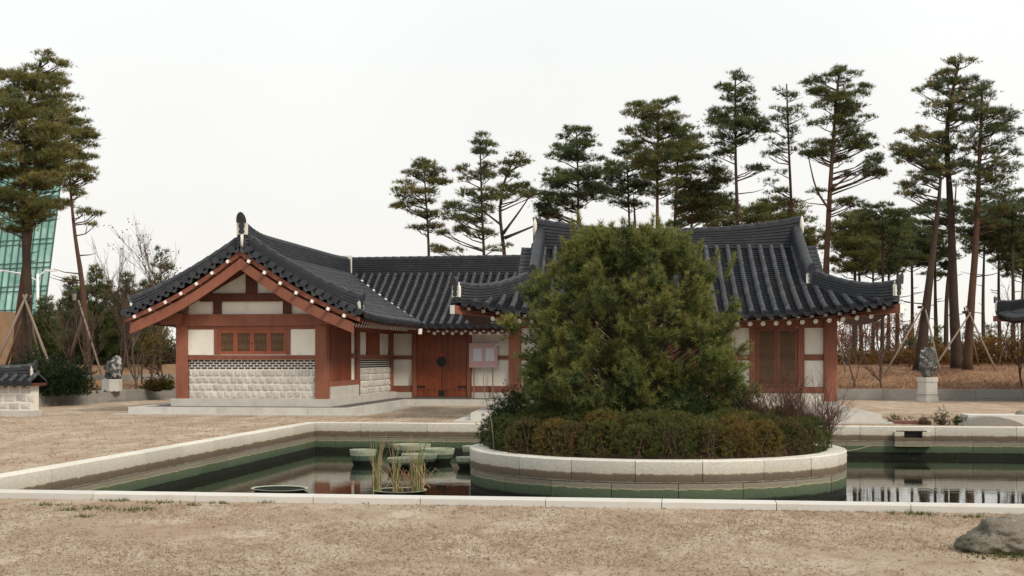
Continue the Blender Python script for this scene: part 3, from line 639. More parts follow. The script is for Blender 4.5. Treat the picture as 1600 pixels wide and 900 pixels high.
# right side wall of the gabled wing
X0 = 2.17
mb = MB(); mb.box(X0 - .25, X0 - .08, .27, 8.2, .465, 2.8); mb.build('wall_panel', M['plaster'], H1)
post(X0 - .27, X0 + .03, 3.4, 3.72, .30, 2.8); post(X0 - .27, X0 + .032, 7.95, 8.45, .46, 2.8)
beam(X0 - .2, X0 + .02, .265, 3.395, .80, .95); beam(X0 - .16, X0 + .07, .265, 3.395, .463, .797, 'granite', 'sill_stone'); beam(X0 - .2, X0 + .02, .265, 3.395, 2.5, 2.75)
for y0 in (.9, 1.72, 2.15, 2.57): pass
for k in range(4):
    MB().box(X0 - .07, X0 - .02, .72 + k * .48, .72 + (k + 1) * .48 - .012, .953, 2.48).build('door_leaf', M['door'], H1)
beam(X0 - .075, X0 + .0, .6, .715, .953, 2.497, name='door_post'); beam(X0 - .075, X0 + .0, 2.645, 2.76, .953, 2.497, name='door_post'); beam(X0 - .078, X0 - .02, 2.763, 3.395, 1.6, 1.75)
mb = MB(); mb.box(X0 - .079, X0 - .03, 3.725, 7.945, .465, 1.56); mb.build('mortar_bed', M['wallmortar'], H1)
stone_wall(H1, lambda x, d: (X0 - .03 + d, x), 3.73, 7.94, .48, 1.285, 4, .42, brick_rows=4, bz=(1.285, 1.555), bpitch=.182)
beam(X0 - .2, X0 + .01, 3.725, 7.945, 1.563, 1.70); beam(X0 - .2, X0 + .01, 3.725, 7.945, 2.4, 2.75); beam(X0 - .079, X0 - .0, 5.0, 6.3, 1.703, 2.397, 'door', 'window_shutter'); beam(X0 - .078, X0 - .01, 4.85, 4.997, 1.703, 2.397); beam(X0 - .078, X0 - .01, 6.303, 6.45, 1.703, 2.397)
# front wall of the linking wing
YW = 8.2
mb = MB(); mb.box(X0 + .035, LX1, YW + .06, YW + .3, .25, 2.75); mb.build('wall_panel', M['plaster'], H1)
for (x0, x1) in ((X0 + .035, 2.92), (4.86, LX1)):
    beam(x0, x1, YW - .04, YW + .2, .25, .44, 'granite', 'base_stone'); beam(x0, x1, YW - .02, YW + .2, .443, .66); beam(x0, x1, YW - .0, YW + .2, 1.55, 1.68)
beam(X0 + .035, LX1, YW - .03, YW + .2, 2.42, 2.75)
post(2.86, 3.02, YW - .06, YW + .2, .28, 2.42); post(4.74, 4.9, YW - .06, YW + .2, .28, 2.42); post(6.2, 6.45, YW - .08, YW + .2, .28, 2.75); post(8.7, 8.95, YW - .08, YW + .2, .28, 2.75)
for i, (x0, x1) in enumerate(((3.03, 3.875), (3.885, 4.73))):
    d = MB().box(x0, x1, YW + .01, YW + .055, .29, 2.415).build('gate_leaf', M['door'], H1)
    for k in range(4): MB().box(x0 + (x1 - x0) * k / 4 + .003, x0 + (x1 - x0) * (k + 1) / 4 - .003, YW - .02, YW + .008, .30, 2.41).build('plank', M['door'], d)
    s = -1 if i == 0 else 1; xm = 3.88
    mb = MB(); mb.tube([(xm, YW - .05, 1.47), (xm, YW - .02, 1.47)], .165, 20) if i == 0 else mb.tube([(xm, YW - .055, 1.47), (xm, YW - .06, 1.47)], .06, 12); mb.build('iron_boss' if i == 0 else 'ring_pull', M['iron'], d)
    mb = MB()
    for z in (.52, 1.47):
        for k in range(8): xk = x0 + .06 + k * (x1 - x0 - .12) / 7; mb.box(xk - .016, xk + .016, YW - .035, YW - .018, z - .016, z + .016)
    mb.build('studs', M['iron'], d)
    mb = MB(); xa = x0 if i == 0 else x1 - .3; mb.box(xa, xa + .3, YW - .036, YW - .02, .60, .66); mb.build('hinge_strap', M['iron'], d)
mb = MB(); mb.box(3.78, 3.98, YW - .036, YW - .02, .33, .5); mb.build('bottom_plate', M['iron'], H1)
mb = MB(); mb.box(3.86, 3.93, YW - .045, YW - .025, 1.66, 1.74); mb.build('red_tag', mat('red_tag', (.5, .06, .07)), H1)
# notice board leaning on the wall
nb = thing('notice_board', 'faded pink notice board with two white sheets beside the plank gate', 'sign', (0, 0, 0)); nb.location = H1.location; nb.rotation_euler = H1.rotation_euler
MB().box(4.84, 5.80, YW - .14, YW - .10, 1.28, 2.10).build('board', M['pink'], nb)
def print_mat():
    m = bpy.data.materials.new('printed_sheet'); m.use_nodes = True; t = m.node_tree; b_ = t.nodes['Principled BSDF']; g = t.nodes.new('ShaderNodeNewGeometry')
    w_ = t.nodes.new('ShaderNodeTexWave'); w_.wave_type = 'BANDS'; w_.bands_direction = 'Z'; w_.inputs['Scale'].default_value = 9; w_.inputs['Distortion'].default_value = 1.; t.links.new(g.outputs['Position'], w_.inputs[0])
    r = t.nodes.new('ShaderNodeValToRGB'); r.color_ramp.elements[0].color = (.45, .45, .5, 1); r.color_ramp.elements[1].color = (.66, .66, .72, 1); r.color_ramp.elements[1].position = .45; t.links.new(w_.outputs[0], r.inputs[0]); t.links.new(r.outputs[0], b_.inputs['Base Color']); b_.inputs['Roughness'].default_value = .6; return m
pm = print_mat()
for x in (4.98, 5.40): MB().box(x, x + .29, YW - .146, YW - .1402, 1.49, 1.92).build('paper_sheet', pm, nb)
mb = MB()
for x in (5.0, 5.64): mb.box(x - .02, x + .02, YW - .135, YW - .105, .25, 1.279)
mb.build('stand', M['pole'], nb)

# ------------------------------------------------------------------ main hall: hip-and-gable roof
def hip_house(root, LE, LR, YEv, YC, ZE2, H2, lift, budget, ridge_h=(.38, .32), pitch=.285, rows=True):
    Dp = YEv
    rf = MB(); rf.box(-LR, LR, YC - .1, YC + .1, ZE2 + H2 - .35, ZE2 + H2 - .15); rf = rf.build('roof', M['wood_dark'], root); XF = LR + .2
    def zf(x, y, t): return ZE2 + H2 * prof(t) + lift * np.clip(np.abs(x) / LE, 0, 1) ** 3.2 * np.clip(np.abs(y) / YEv, 0, 1) ** 3
    def fl(x, y): k = .22 * (np.abs(x) / LE) ** 4 * (np.abs(y) / YEv) ** 4; return k
    def front(sg):
        def f(a, s):
            y = -(YEv - Dp * s); k = fl(a, y); return np.stack([a * (1 + k / LE) + 0 * s, YC + sg * (y - k) + 0 * a, zf(a, y, s)], -1)
        return f
    def side(sg):
        def f(a, s):
            x = LE - Dp * s; k = fl(x, a); return np.stack([sg * (x + k) + 0 * a, YC + a * (1 + k / YEv) + 0 * s, zf(x, a, s)], -1)
        return f
    sm = lambda a: 1. if abs(a) <= XF else max(0., (LE - abs(a)) / Dp); ss = lambda a: max(0., min((YEv - abs(a)) / Dp, (LE - LR) / Dp))
    sl = math.hypot(Dp, H2) * 1.03
    tile_roof(rf, front(1), -LE + .1, LE - .1, zero, sm, sl, pitch, budget)
    tile_roof(rf, front(-1), -LE + .1, LE - .1, zero, sm, sl, pitch, 0, .3)
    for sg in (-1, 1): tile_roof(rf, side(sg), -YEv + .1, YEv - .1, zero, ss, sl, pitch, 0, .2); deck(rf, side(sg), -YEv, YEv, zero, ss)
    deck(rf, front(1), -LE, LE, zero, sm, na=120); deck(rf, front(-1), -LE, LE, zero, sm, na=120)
    # gable triangles under the ridge ends
    for sg in (-1, 1):
        s0 = (LE - LR) / Dp; z0 = ZE2 + H2 * prof(s0); h = YEv * (1 - s0); v = [[sg * x, y, z] for x in (LR - .1, LR - .02) for y, z in ((YC - h, z0 - .1), (YC + h, z0 - .1), (YC, ZE2 + H2 - .1))]
        MB().add(v, [(0, 1, 2), (5, 4, 3), (0, 3, 4, 1), (1, 4, 5, 2), (2, 5, 3, 0)]).build('gable_panel', M['wood_dark'], rf)
        # edge tiles turned sideways above the gable
        for q in (1, -1):
            for i in range(9):
                s = s0 + .04 + (.94 - s0) * i / 9; p = front(q)(np.array(sg * XF), np.array(s)); p2 = front(q)(np.array(sg * XF), np.array(s + .02)); X = unit(p2 - p); Y = np.array([-sg, 0, 0.]); Z = unit(np.cross(X, Y))
                if Z[2] < 0: X, Z = -X, -Z
                link('eave_tile', ME_EAVE, rf, mat4(p + np.array([sg * .25, 0, .03]), X * 1.1, Y * 1.2, Z * 1.1))
    # ridges
    xx = np.linspace(-XF + .02, XF - .02, 40); P = np.stack([xx, YC + 0 * xx, ZE2 + H2 + .02 + 0 * xx], -1)
    top = ridge_band(rf, P, ridge_h[0] + ridge_h[1] * (np.abs(xx) / XF) ** 2.6, .30, 8, 'ridge')
    for i, sg in ((0, -1), (-1, 1)):
        mb = MB(); p = top[i]; mb.box(p[0] - .05, p[0] + .05, p[1] - .2, p[1] - .14, p[2] - .42, p[2] - .02); 
        blob('mortar_cap', M['mortar'], rf, p + [sg * -.05, -.15, -.22], (.06, .09, .25), 2, 3 + sg, .2)
    for sg in (-1, 1):
        for q in (1, -1):
            s0 = (LE - LR) / Dp; S = np.linspace(.985, s0 - .05, 16); P = np.array([front(q)(np.array(sg * (LR - .02 + .1 * (1 - k) )), np.array(s)) for k, s in zip(np.linspace(1, 0, 16), S)]) + [0, 0, .05]
            top = ridge_band(rf, P, np.linspace(.42, .28, 16), .26, 6, 'descending_ridge', .145, q == 1)
            ridge_end(rf, top[-1] + [0, 0, .02], (0, -q), .95)
            k = np.linspace(0, 1, 20); xs_ = (LR + .06) + (LE - LR - .12) * k; S = (LE - xs_) / Dp
            P = np.array([front(q)(np.array(sg * x), np.array(s)) for x, s in zip(xs_, S)]) + [0, 0, .05]
            top = ridge_band(rf, P, .24 + .05 * (1 - k) + .12 * k ** 5, .24, 6, 'hip_ridge', .085, q == 1)
            ridge_end(rf, top[-1] + [0, 0, -.03], (sg, -q), 1.)
            # corner rafter with its white end
            c = front(q)(np.array(sg * LE), np.array(0.)); dd = unit(np.array([sg, -q, 0.])); mb = MB(); mb.bar(c + dd * .02 + [0, 0, -.23], c - dd * 2.0 + [0, 0, -.30], .15, .2); mb.build('corner_rafter', M['wood'], rf)
            mb = MB(); mb.bar(c + dd * .03 + [0, 0, -.23], c + dd * .0205 + [0, 0, -.23], .16, .21); mb.build('white_rafter_end', M['white'], rf)
    if rows:
        f = front(1); n = int(2 * LE / .315); X_ = np.linspace(-LE + .3, LE - .3, n); pts, ds, pr, dr = [], [], [], []
        for x in X_:
            fan = .55 * np.sign(x) * max(0, (abs(x) - LR + .4) / (LE - LR + .4)); p = f(np.array(x), np.array(.02)); pts.append(p + [0, 0, -.155]); ds.append((-fan, 1, .26))
            p = f(np.array(x + .15), np.array(.115)); 
            if abs(x + .15) < LE - .45: pr.append(p + [0, 0, -.41]); dr.append((-fan, 1, .30))
        rafters(rf, pts, ds, 'square'); rafters(rf, pr, dr, 'round')
        G = np.array([[f(np.array(x), np.array(.045)) + [0, 0, z] for z in (-.20, -.105)] for x in np.linspace(-LE + .1, LE - .1, 50)]); mb = MB(); mb.grid(G); mb.grid(G + [0, .05, 0]); mb.build('eave_board', M['wood'], rf)
        G = np.array([[f(np.array(x), np.array(.16)) + [0, 0, z] for z in (-.36, -.30)] for x in np.linspace(-LR, LR, 50)]); mb = MB(); mb.grid(G); mb.build('eave_board', M['wood'], rf)
    return rf
YAW2 = R(4.0)
H2 = thing('tiled_hall', 'broad red timber hall with upswept hip roof standing behind the pond pine', 'building', (4.02, 33.95, 0), -YAW2)
hip_house(H2, 5.13, 3.42, 3.6, 2.15, 2.66, 1.97, .36, 290)
H1C[0] = H2
cols = (-3.95, -1.32, 1.32, 3.95)
for y in (0, 4.3):
    for x in cols: post(x - .16, x + .16, y - .16, y + .16, .53, 2.62)
    for x in cols: MB().box(x - .26, x + .26, y - .26, y + .26, .42, .527).build('column_base', M['granite'], H2)
plat(H2, [((-4.95, -1.4), (4.95, -1.4)), ((4.95, -1.1), (4.95, 5.6)), ((-4.95, 5.6), (-4.95, -1.1))], .05, .27)
mb = MB(); mb.box(-4.65, 4.65, -1.1, 5.6, .0, .266); mb.build('platform_paving', M['granite'], H2)
mb = MB(); mb.box(-5.35, 5.35, -1.75, -1.403, 0, .085); mb.box(4.953, 5.35, -1.4, 5.6, 0, .084); mb.box(-5.35, -4.953, -1.4, 5.6, 0, .084); mb.build('apron_slab', M['granite'], H2)
mb = MB(); mb.box(-4.3, 4.3, -.42, 4.8, .27, .42); mb.build('upper_plinth', M['granite'], H2)
mb = MB(); mb.box(-1.2, 1.2, -.85, -.423, .27, .35); mb.build('step_stone', M['granite'], H2)
for i in range(3):
    x0, x1 = cols[i] + .163, cols[i + 1] - .163; Wd = x1 - x0
    beam(x0, x1, -.09, .1, .42, .735, 'plaster', 'base_wall'); beam(x0, x1, -.11, .1, .738, .885); beam(x0, x1, -.1, .1, 2.37, 2.6); beam(x0, x1, .06, .1, .888, 2.367, 'plaster', 'wall_panel')
    pw = .47
    for a, bb in ((x0, x0 + pw), (x1 - pw, x1)):
        beam(a, bb, -.03, .057, .888, 1.55, 'plaster', 'wall_panel'); beam(a, bb, -.06, .055, 1.553, 1.70); beam(a, bb, -.03, .056, 1.703, 2.367, 'plaster', 'wall_panel')
    beam(x0 + pw + .003, x0 + pw + .16, -.09, .057, .888, 2.367, name='door_post'); beam(x1 - pw - .16, x1 - pw - .003, -.09, .057, .888, 2.367, name='door_post')
    a, bb = x0 + pw + .165, x1 - pw - .165; lw = (bb - a) / 2
    for k in range(2): lattice_leaf(H2, (a + lw * (k + .5), -.03, .9), lw - .006, 1.455, nv=9, rows=((.05, 3), (.3, 1), (.52, 5), (.75, 1), (.95, 3)), fr=.065, name='door_leaf', m='wood')
for sx in (-1, 1):
    xa = sx * 3.95; beam(min(xa, xa - sx * .1), max(xa, xa - sx * .1), .163, 4.137, .42, 2.6, 'plaster', 'wall_panel'); beam(xa - .12, xa + .12, .163, 4.137, 2.3, 2.61)
beam(-3.7, 3.7, 4.25, 4.4, .42, 2.6, 'plaster', 'wall_panel'); mb = MB()
for x in (-3.95, 3.95): pass
mb.tube([(-4.5, 0, 2.70), (4.5, 0, 2.70)], .11, 10); mb.build('purlin', M['wood'], H2)
MB().box(-3.95, 3.95, .2, 4.2, 2.615, 2.66).build('ceiling', M['wood_dark'], H2)

# pavilion at the right edge
H3 = thing('pavilion', 'small tiled pavilion roof with thin post cut by the right picture edge', 'pavilion', (21.6, 46.8, 0), -YAW)
hip_house(H3, 3.7, 1.4, 3.0, 0, 3.0, 1.7, .3, 0, (.3, .25), rows=False)
H1C[0] = H3
for x in (-2.0, 2.0):
    for y in (-1.7, 1.7): post(x - .11, x + .11, y - .11, y + .11, .3, 3.15, 'wood_dark')
MB().box(-2.6, 2.6, -2.2, 2.2, 0.0, .3).build('platform', M['granite'], H3)

# boundary wall at the left edge: stone blocks with a little tiled roof
BW = thing('garden_wall', 'low stone block garden wall with black tile coping at the left edge', 'wall', (-12.72, 35.7, 0), -YAW)
mb = MB(); mb.box(-9, -.045, .0, .4, .05, .9); mb.build('mortar_bed', M['wallmortar'], BW)
stone_wall(BW, lambda x, d: (x, .02 - d), -4, 0, .22, .86, 3, .33); mb = MB(); mb.box(-9, .02, -.05, .45, .02, .21); mb.build('base_stone', M['granite'], BW)
def wsurf(a, s): return np.stack([a + 0 * s, -.22 + .42 * s + 0 * a, .95 + .2 * s + 0 * a], -1)
def wsurf2(a, s): return np.stack([a + 0 * s, .62 - .42 * s + 0 * a, .95 + .2 * s + 0 * a], -1)
tile_roof(BW, wsurf, -8.9, -.02, zero, one, .46, .26, 40); tile_roof(BW, wsurf2, -8.9, -.02, zero, one, .46, .26, 0); MB().box(-9, .1, -.15, .55, .87, .94).build('coping_board', M['wood_dark'], BW)
xx = np.linspace(-.12, -8.9, 40); top = ridge_band(BW, np.stack([xx, .2 + 0 * xx, 1.14 + .0 * xx], -1), .2 + .12 * np.exp(-(.1 - xx) * 3), .24, 4, 'ridge'); ridge_end(BW, top[0] + [0, 0, -.04], (1, 0), .85)


# ------------------------------------------------------------------ vegetation builders
DARK, MID, YEL = np.array([.092, .122, .058]), np.array([.158, .178, .064]), np.array([.255, .218, .076])
OLIVE = np.array([.165, .162, .054])
def leaf_part(name, Ts, Cs, parent, kind=None, m=None, **k):
    return link(name, tri_mesh(name, np.concatenate(Ts), np.concatenate(Cs), m or M['leaf']), parent, kind=kind, **k)
def pad_tufts(c, r, n, cols, L=.17, W=.034, k=6, ncl=15, up=.55, spread=.55):
    """one foliage pad: small clusters of needle tufts inside a flattened volume"""
    c = np.array(c); r = np.array(r)
    cc = RNG.normal(size=(ncl, 3)); cc = unit(cc) * RNG.uniform(.3, 1, (ncl, 1)) ** .6; cc[:, 2] = cc[:, 2] * .8 + .1
    idx = RNG.integers(0, ncl, n); loc = cc[idx] + RNG.normal(size=(n, 3)) * RNG.choice([.11, .17, .30], (n, 1))
    P = c + loc * r; Dr = unit(loc * [.9, .9, .5] + [0, 0, up])
    base = cols[RNG.integers(0, len(cols), ncl)][idx] * RNG.uniform(.7, 1.3, (n, 1))
    return tufts(P, Dr, k, L, W, spread, base)

def trunk_mesh(pts, r0, r1, n=8):
    P = np.array(pts, float); d = np.concatenate([[0], np.cumsum(np.linalg.norm(np.diff(P, axis=0), axis=1))]); m = max(8, int(d[-1] / .6)); s = np.linspace(0, d[-1], m)
    Q = np.stack([np.interp(s, d, P[:, i]) for i in range(3)], 1)
    for _ in range(2): Q[1:-1] = (Q[:-2] + 2 * Q[1:-1] + Q[2:]) / 4
    rad = r0 + (r1 - r0) * (s / d[-1]) ** .9; rad[0] *= 1.25; rad = rad * RNG.uniform(.94, 1.06, m)
    return MB().tube(Q, rad, n), Q, rad

def pine(label, D, trunk, rpx, rows, cols=(DARK, MID), dens=1., bark='bark', bare=3, group='pines around the halls', second=None, pr_k=.42, name='pine_tree', thick=.36):
    k = D / F_PX; cols = np.array(cols); base = at(trunk[0][0], D, trunk[0][1]); gz_ = hill_z(base[0], base[1]) - .1
    pts = [at(u, D, v) for u, v in trunk]; pts[0][2] = min(pts[0][2], gz_); wob = np.cumsum(RNG.normal(0, .10, len(pts))); wob[0] = 0
    for p, o in zip(pts, wob): p[1] += o
    t = thing(name, label, 'tree', tuple(pts[0]), 0, group); org = pts[0].copy(); pts = [p - org for p in pts]
    mb, Q, rad = trunk_mesh(pts, rpx * k, max(.025, rpx * k * .22)); o = mb.build('trunk', M[bark], t, True)
    lim = MB(); Ts, Cs = [], []
    z2 = lambda z: np.array([np.interp(z, Q[:, 2], Q[:, i]) for i in range(3)])
    for (v, uL, uR) in rows:
        c = at((uL + uR) / 2, D, v) - org; Rr = (uR - uL) / 2 * k; tz = z2(c[2] - .1 - .25 * Rr); c[1] = tz[1] * .8
        n = int(np.clip(round(Rr * 2.3) + 1, 1, 8)); pads = []
        if Rr < .5: pads = [(c, max(.3, Rr * .9))]
        else:
            pr = np.clip(pr_k * Rr, .34, .85)
            for s in (-1, 1): pads.append((c + [s * (Rr - pr * .95), RNG.uniform(-.35, .35) * Rr, RNG.uniform(-.14, .06)], pr * RNG.uniform(.8, 1.05)))
            for i in range(n):
                a = RNG.uniform(0, 2 * math.pi); q = RNG.uniform(.15, .78) * Rr; pads.append((c + [q * math.cos(a), q * math.sin(a), RNG.uniform(-.25, .28) * min(1, Rr)], pr * RNG.uniform(.7, 1.1)))
        for pc, pr in pads:
            hue = cols[RNG.integers(0, len(cols))]; pc2 = np.array([hue, hue * .75, cols[0], cols[-1]])
            nT = int(135 * dens * pr ** 1.6 / .44)
            T, C = pad_tufts(pc, (pr, pr, pr * thick), nT, pc2, L=.19 * (D / 60) ** .5, W=.020 * D / 60, k=7); Ts.append(T); Cs.append(C)
            st = z2(pc[2] - .15 - .35 * np.linalg.norm(pc[:2] - tz[:2])); mid = st * .45 + pc * .55 + [0, 0, -.18 * RNG.uniform(0, 1)]; L_ = np.linalg.norm(pc - st)
            if L_ > .3: lim.tube([st, mid, pc - [0, 0, .06]], [max(.018, .03 * L_ ** .5), .022, .012], 4, False)
            for _ in range(2):
                e = pc + RNG.normal(size=3) * [pr * .6, pr * .6, pr * .15]; lim.tube([mid, e], [.014, .008], 3, False)
    for _ in range(bare):                       # dead side branches below the crown
        z = RNG.uniform(.25, .6) * Q[-1, 2]; s = z2(z); a = RNG.uniform(0, 6.28); L_ = RNG.uniform(.5, 1.6); m1 = s + np.array([math.cos(a), math.sin(a), .1]) * L_ * .6
        lim.tube([s, m1, m1 + np.array([math.cos(a + .4), math.sin(a + .4), .3]) * L_ * .4], [.03, .018, .008], 4, False)
    if second:
        for br in second: 
            p = [at(u, D, v) - org for u, v in br[0]]; m2, _, _ = trunk_mesh(p, br[1] * k, .02, 6); m2.build('limb', M[bark], t, True)
    if lim.n: lim.build('branches', M[bark], t, True, kind='stuff')
    leaf_part('crown', Ts, Cs, t, 'stuff'); return t

def bare_tree(label, base, h, r, seed, m='twig', spread=.5, depth=5, leaves=None, name='bare_tree', group=None, nl=200, stems=1):
    t = thing(name, label, 'tree' if h > 2.2 else 'shrub', tuple(base), 0, group); rg = random.Random(seed); tr = MB(); mb = MB(); tips = []
    def grow(p, d, L, rad, k):
        q = p.copy(); pts = [q.copy()]
        for i in range(3):
            d = unit(d + np.array([rg.gauss(0, .12), rg.gauss(0, .12), rg.gauss(.04, .08)])); q = q + d * L / 3; pts.append(q.copy())
        (tr if k == depth else mb).tube(pts, np.linspace(rad, rad * .62, 4), 5 if k >= depth - 1 else 3, False); tips.append(q)
        if k <= 1: return
        for i in range(rg.choice((2, 3, 3)) if k > 2 else rg.choice((2, 3))):
            f = rg.uniform(.35, 1); p2 = pts[min(3, int(f * 3) + (1 if f > .9 else 0))]; nd = unit(d + np.array([rg.gauss(0, spread), rg.gauss(0, spread), rg.gauss(.15, spread * .6)])); grow(p2, nd, L * rg.uniform(.55, .85), rad * .55, k - 1)
        grow(q, d, L * .75, rad * .62, k - 1)
    for s in range(stems): grow(np.array([rg.gauss(0, .05 * (stems > 1)), rg.gauss(0, .05 * (stems > 1)), -.08]), unit(np.array([rg.gauss(0, .08 + .25 * (stems > 1)), rg.gauss(0, .08 + .25 * (stems > 1)), 1.])), h * .36, r, depth)
    tr.build('trunk', M[m], t, True); mb.build('branches', M[m], t, kind='stuff')
    if leaves is not None:
        tp = np.array(tips); P = tp[RNG.integers(0, len(tp), nl)] + RNG.normal(0, .09, (nl, 3)); cl_ = np.array(leaves)
        T, C = tufts(P, unit(RNG.normal(size=(nl, 3)) + [0, 0, -.3]), 3, .085, .05, .8, cl_[RNG.integers(0, len(cl_), nl)]); leaf_part('crown', [T], [C], t, 'stuff')
    return t

def shrub(label, c, r, cols, n, L=.10, W=.03, k=6, name='shrub', cat='shrub', group=None, ncl=40, m=None, box=False, core=True):
    """dome of leafy sprigs round a few woody stems"""
    t = thing(name, label, cat, tuple(c), 0, group); cols = np.array(cols); r = np.array(r); cc = unit(RNG.normal(size=(ncl, 3))); cc[:, 2] = np.abs(cc[:, 2])
    if box: cc = RNG.uniform(-1, 1, (ncl, 3)); cc[:, 2] = np.abs(cc[:, 2])
    cc *= RNG.uniform(.55, .95, (ncl, 1)); idx = RNG.integers(0, ncl, n); loc = cc[idx] + RNG.normal(size=(n, 3)) * (.9 / ncl ** .5 + .06); loc[:, 2] = np.abs(loc[:, 2])
    P = loc * r; Dr = unit(loc + [0, 0, .35]); base = cols[RNG.integers(0, len(cols), ncl)][idx] * RNG.uniform(.7, 1.25, (n, 1)); T, C = tufts(P, Dr, k, L, W, .6, base)
    leaf_part('foliage', [T], [C], t, 'stuff'); mb = MB()
    for i in range(min(ncl, 26)): mb.tube([RNG.normal(0, .06, 3) * [1, 1, 0] + [cc[i, 0] * r[0] * .12, cc[i, 1] * r[1] * .12, -.05], cc[i] * r * .5, cc[i] * r * .95], [.02, .013, .005], 4, False)
    mb.build('stems', M['twig'], t, kind='stuff'); return t

# ------------------------------------------------------------------ left group of pines, tower, lamp
LG = (MID, OLIVE, OLIVE, YEL)
pine('thick leaning-topped pine with olive crown in front of the glass tower', 56, [(40, 548), (41, 470), (40, 400), (36, 330), (32, 260), (40, 180), (62, 95)], 10,
     [(84, 52, 84), (98, 60, 105), (112, 10, 70), (125, 0, 100), (142, -10, 96), (162, -20, 108), (182, -30, 112), (200, -40, 120), (222, -40, 112), (246, -45, 118), (274, -45, 100), (306, -50, 70), (322, -40, 90), (336, 10, 85), (350, -30, 60)], LG, 1.4, 'bark', 2, 'pines by the glass tower')
pine('slender dark pine trunk standing just behind the thick left pine', 59, [(24, 548), (34, 470), (48, 380), (60, 280), (72, 180)], 8, [(128, 40, 112), (150, 40, 128), (166, 60, 134), (190, 60, 144), (208, 60, 150), (214, 118, 160), (228, 80, 156), (240, 104, 156), (248, 50, 146), (266, 60, 150), (292, 30, 128), (318, 40, 120)], LG, 1.3, 'bark_red', 2, 'pines by the glass tower')
pine('thin reddish pine with bent trunk nearest the gabled wing', 54, [(138, 560), (133, 480), (128, 430), (118, 385), (113, 345), (110, 300), (108, 264)], 6.5, [(256, 92, 138), (272, 108, 158), (282, 90, 150), (300, 95, 135), (330, 118, 158), (352, 132, 160)], LG, .95, 'bark_red', 4, 'pines by the glass tower')
# glass tower: panes set in a leaning frame of mullions
tw = thing('glass_tower', 'leaning green glass tower far behind the left pines', 'building', (0, 0, 0)); TD = 170.
def tpt(i, z): # column i (0 at the right edge, growing left), height z
    return np.array([(66 + (z - 5) * 1.55 - 800) / F_PX * TD - i * 1.05, TD + i * .55, z])
zr = [4.5, 7.0, 7.6, 10.0, 10.6, 13, 13.6, 16, 16.6, 19, 19.6, 22, 22.6, 25, 25.6, 28]
for i in range(11):
    for k in range(len(zr) - 1):
        g = .04; tall = (zr[k + 1] - zr[k]) > 1
        v = [tpt(i + a, z) + [0, b_, 0] for b_ in (0, .12) for a, z in ((g, zr[k] + g), (1 - g, zr[k] + g), (1 - g, zr[k + 1] - g), (g, zr[k + 1] - g))]
        MB().add(v, [(0, 1, 2, 3), (7, 6, 5, 4), (0, 4, 5, 1), (1, 5, 6, 2), (2, 6, 7, 3), (3, 7, 4, 0)]).build('pane' if tall else 'spandrel_pane', M['glass'], tw)
mb = MB()
for i in range(12): mb.bar(tpt(i, 4.3) + [0, -.05, 0], tpt(i, 28) + [0, -.05, 0], .12, .2, up=(0, 1, 0))
for z in zr: mb.bar(tpt(0, z) + [0, -.03, 0], tpt(11, z) + [0, -.03, 0], .12, .12)
mb.build('mullion', M['mullion'], tw); mb = MB(); a_, b_ = tpt(0, 4.4), tpt(11, 4.4); c_, d_ = tpt(0, 28), tpt(11, 28)
mb.add([a_ + [0, .3, 0], b_ + [0, .3, 0], d_ + [0, .3, 0], c_ + [0, .3, 0], a_ + [-9, 14, 0], b_ + [-9, 14, 0], d_ + [-9, 14, 0], c_ + [-9, 14, 0]], [(0, 1, 2, 3), (7, 6, 5, 4), (0, 4, 5, 1), (1, 5, 6, 2), (2, 6, 7, 3), (3, 7, 4, 0)]).build('core', M['mullion'], tw)
mb = MB(); mb.box(-75, -62.5, TD - 4, TD + 12, 0, 7.2); mb.build('brick_base', M['claybrick'], tw)
lamp = thing('street_lamp', 'white double-armed street lamp in front of the glass tower', 'lamp', tuple(at(59, 92, z=.8))); zt = (HOR - 428) / F_PX * 92 + EYE - .8
mb = MB(); mb.tube([(0, 0, 0), (0, 0, zt * .5), (0, 0, zt)], [.13, .11, .09], 10); mb.build('pole', M['steel'], lamp, True)
for s, L_ in ((-1, 2.4), (1, .55)):
    mb = MB(); mb.tube([(0, 0, zt - .5), (s * L_ * .35, 0, zt - .02), (s * L_, 0, zt + .22)], .05, 8); mb.build('arm', M['steel'], lamp, True)
    mb = MB(); mb.box(min(s * L_, s * (L_ + .75)), max(s * L_, s * (L_ + .75)), -.14, .14, zt + .17, zt + .29); mb.build('lamp_head', M['steel'], lamp)
gl = thing('garden_lantern', 'small old-fashioned lantern post among the left shrubs', 'lamp', tuple(at(116, 60, z=1.2))); zt = (HOR - 452) / F_PX * 60 + EYE - 1.2
mb = MB(); mb.tube([(0, 0, 0), (0, 0, zt - .5)], .04, 8); mb.build('pole', M['iron'], gl); mb = MB(); mb.tube([(0, 0, zt - .5), (0, 0, zt - .15)], [.08, .13], 6); mb.build('lantern_glass', M['kerb'], gl); mb = MB(); mb.tube([(0, 0, zt - .149), (0, 0, zt)], [.19, .03], 6); mb.build('lantern_roof', M['iron'], gl)

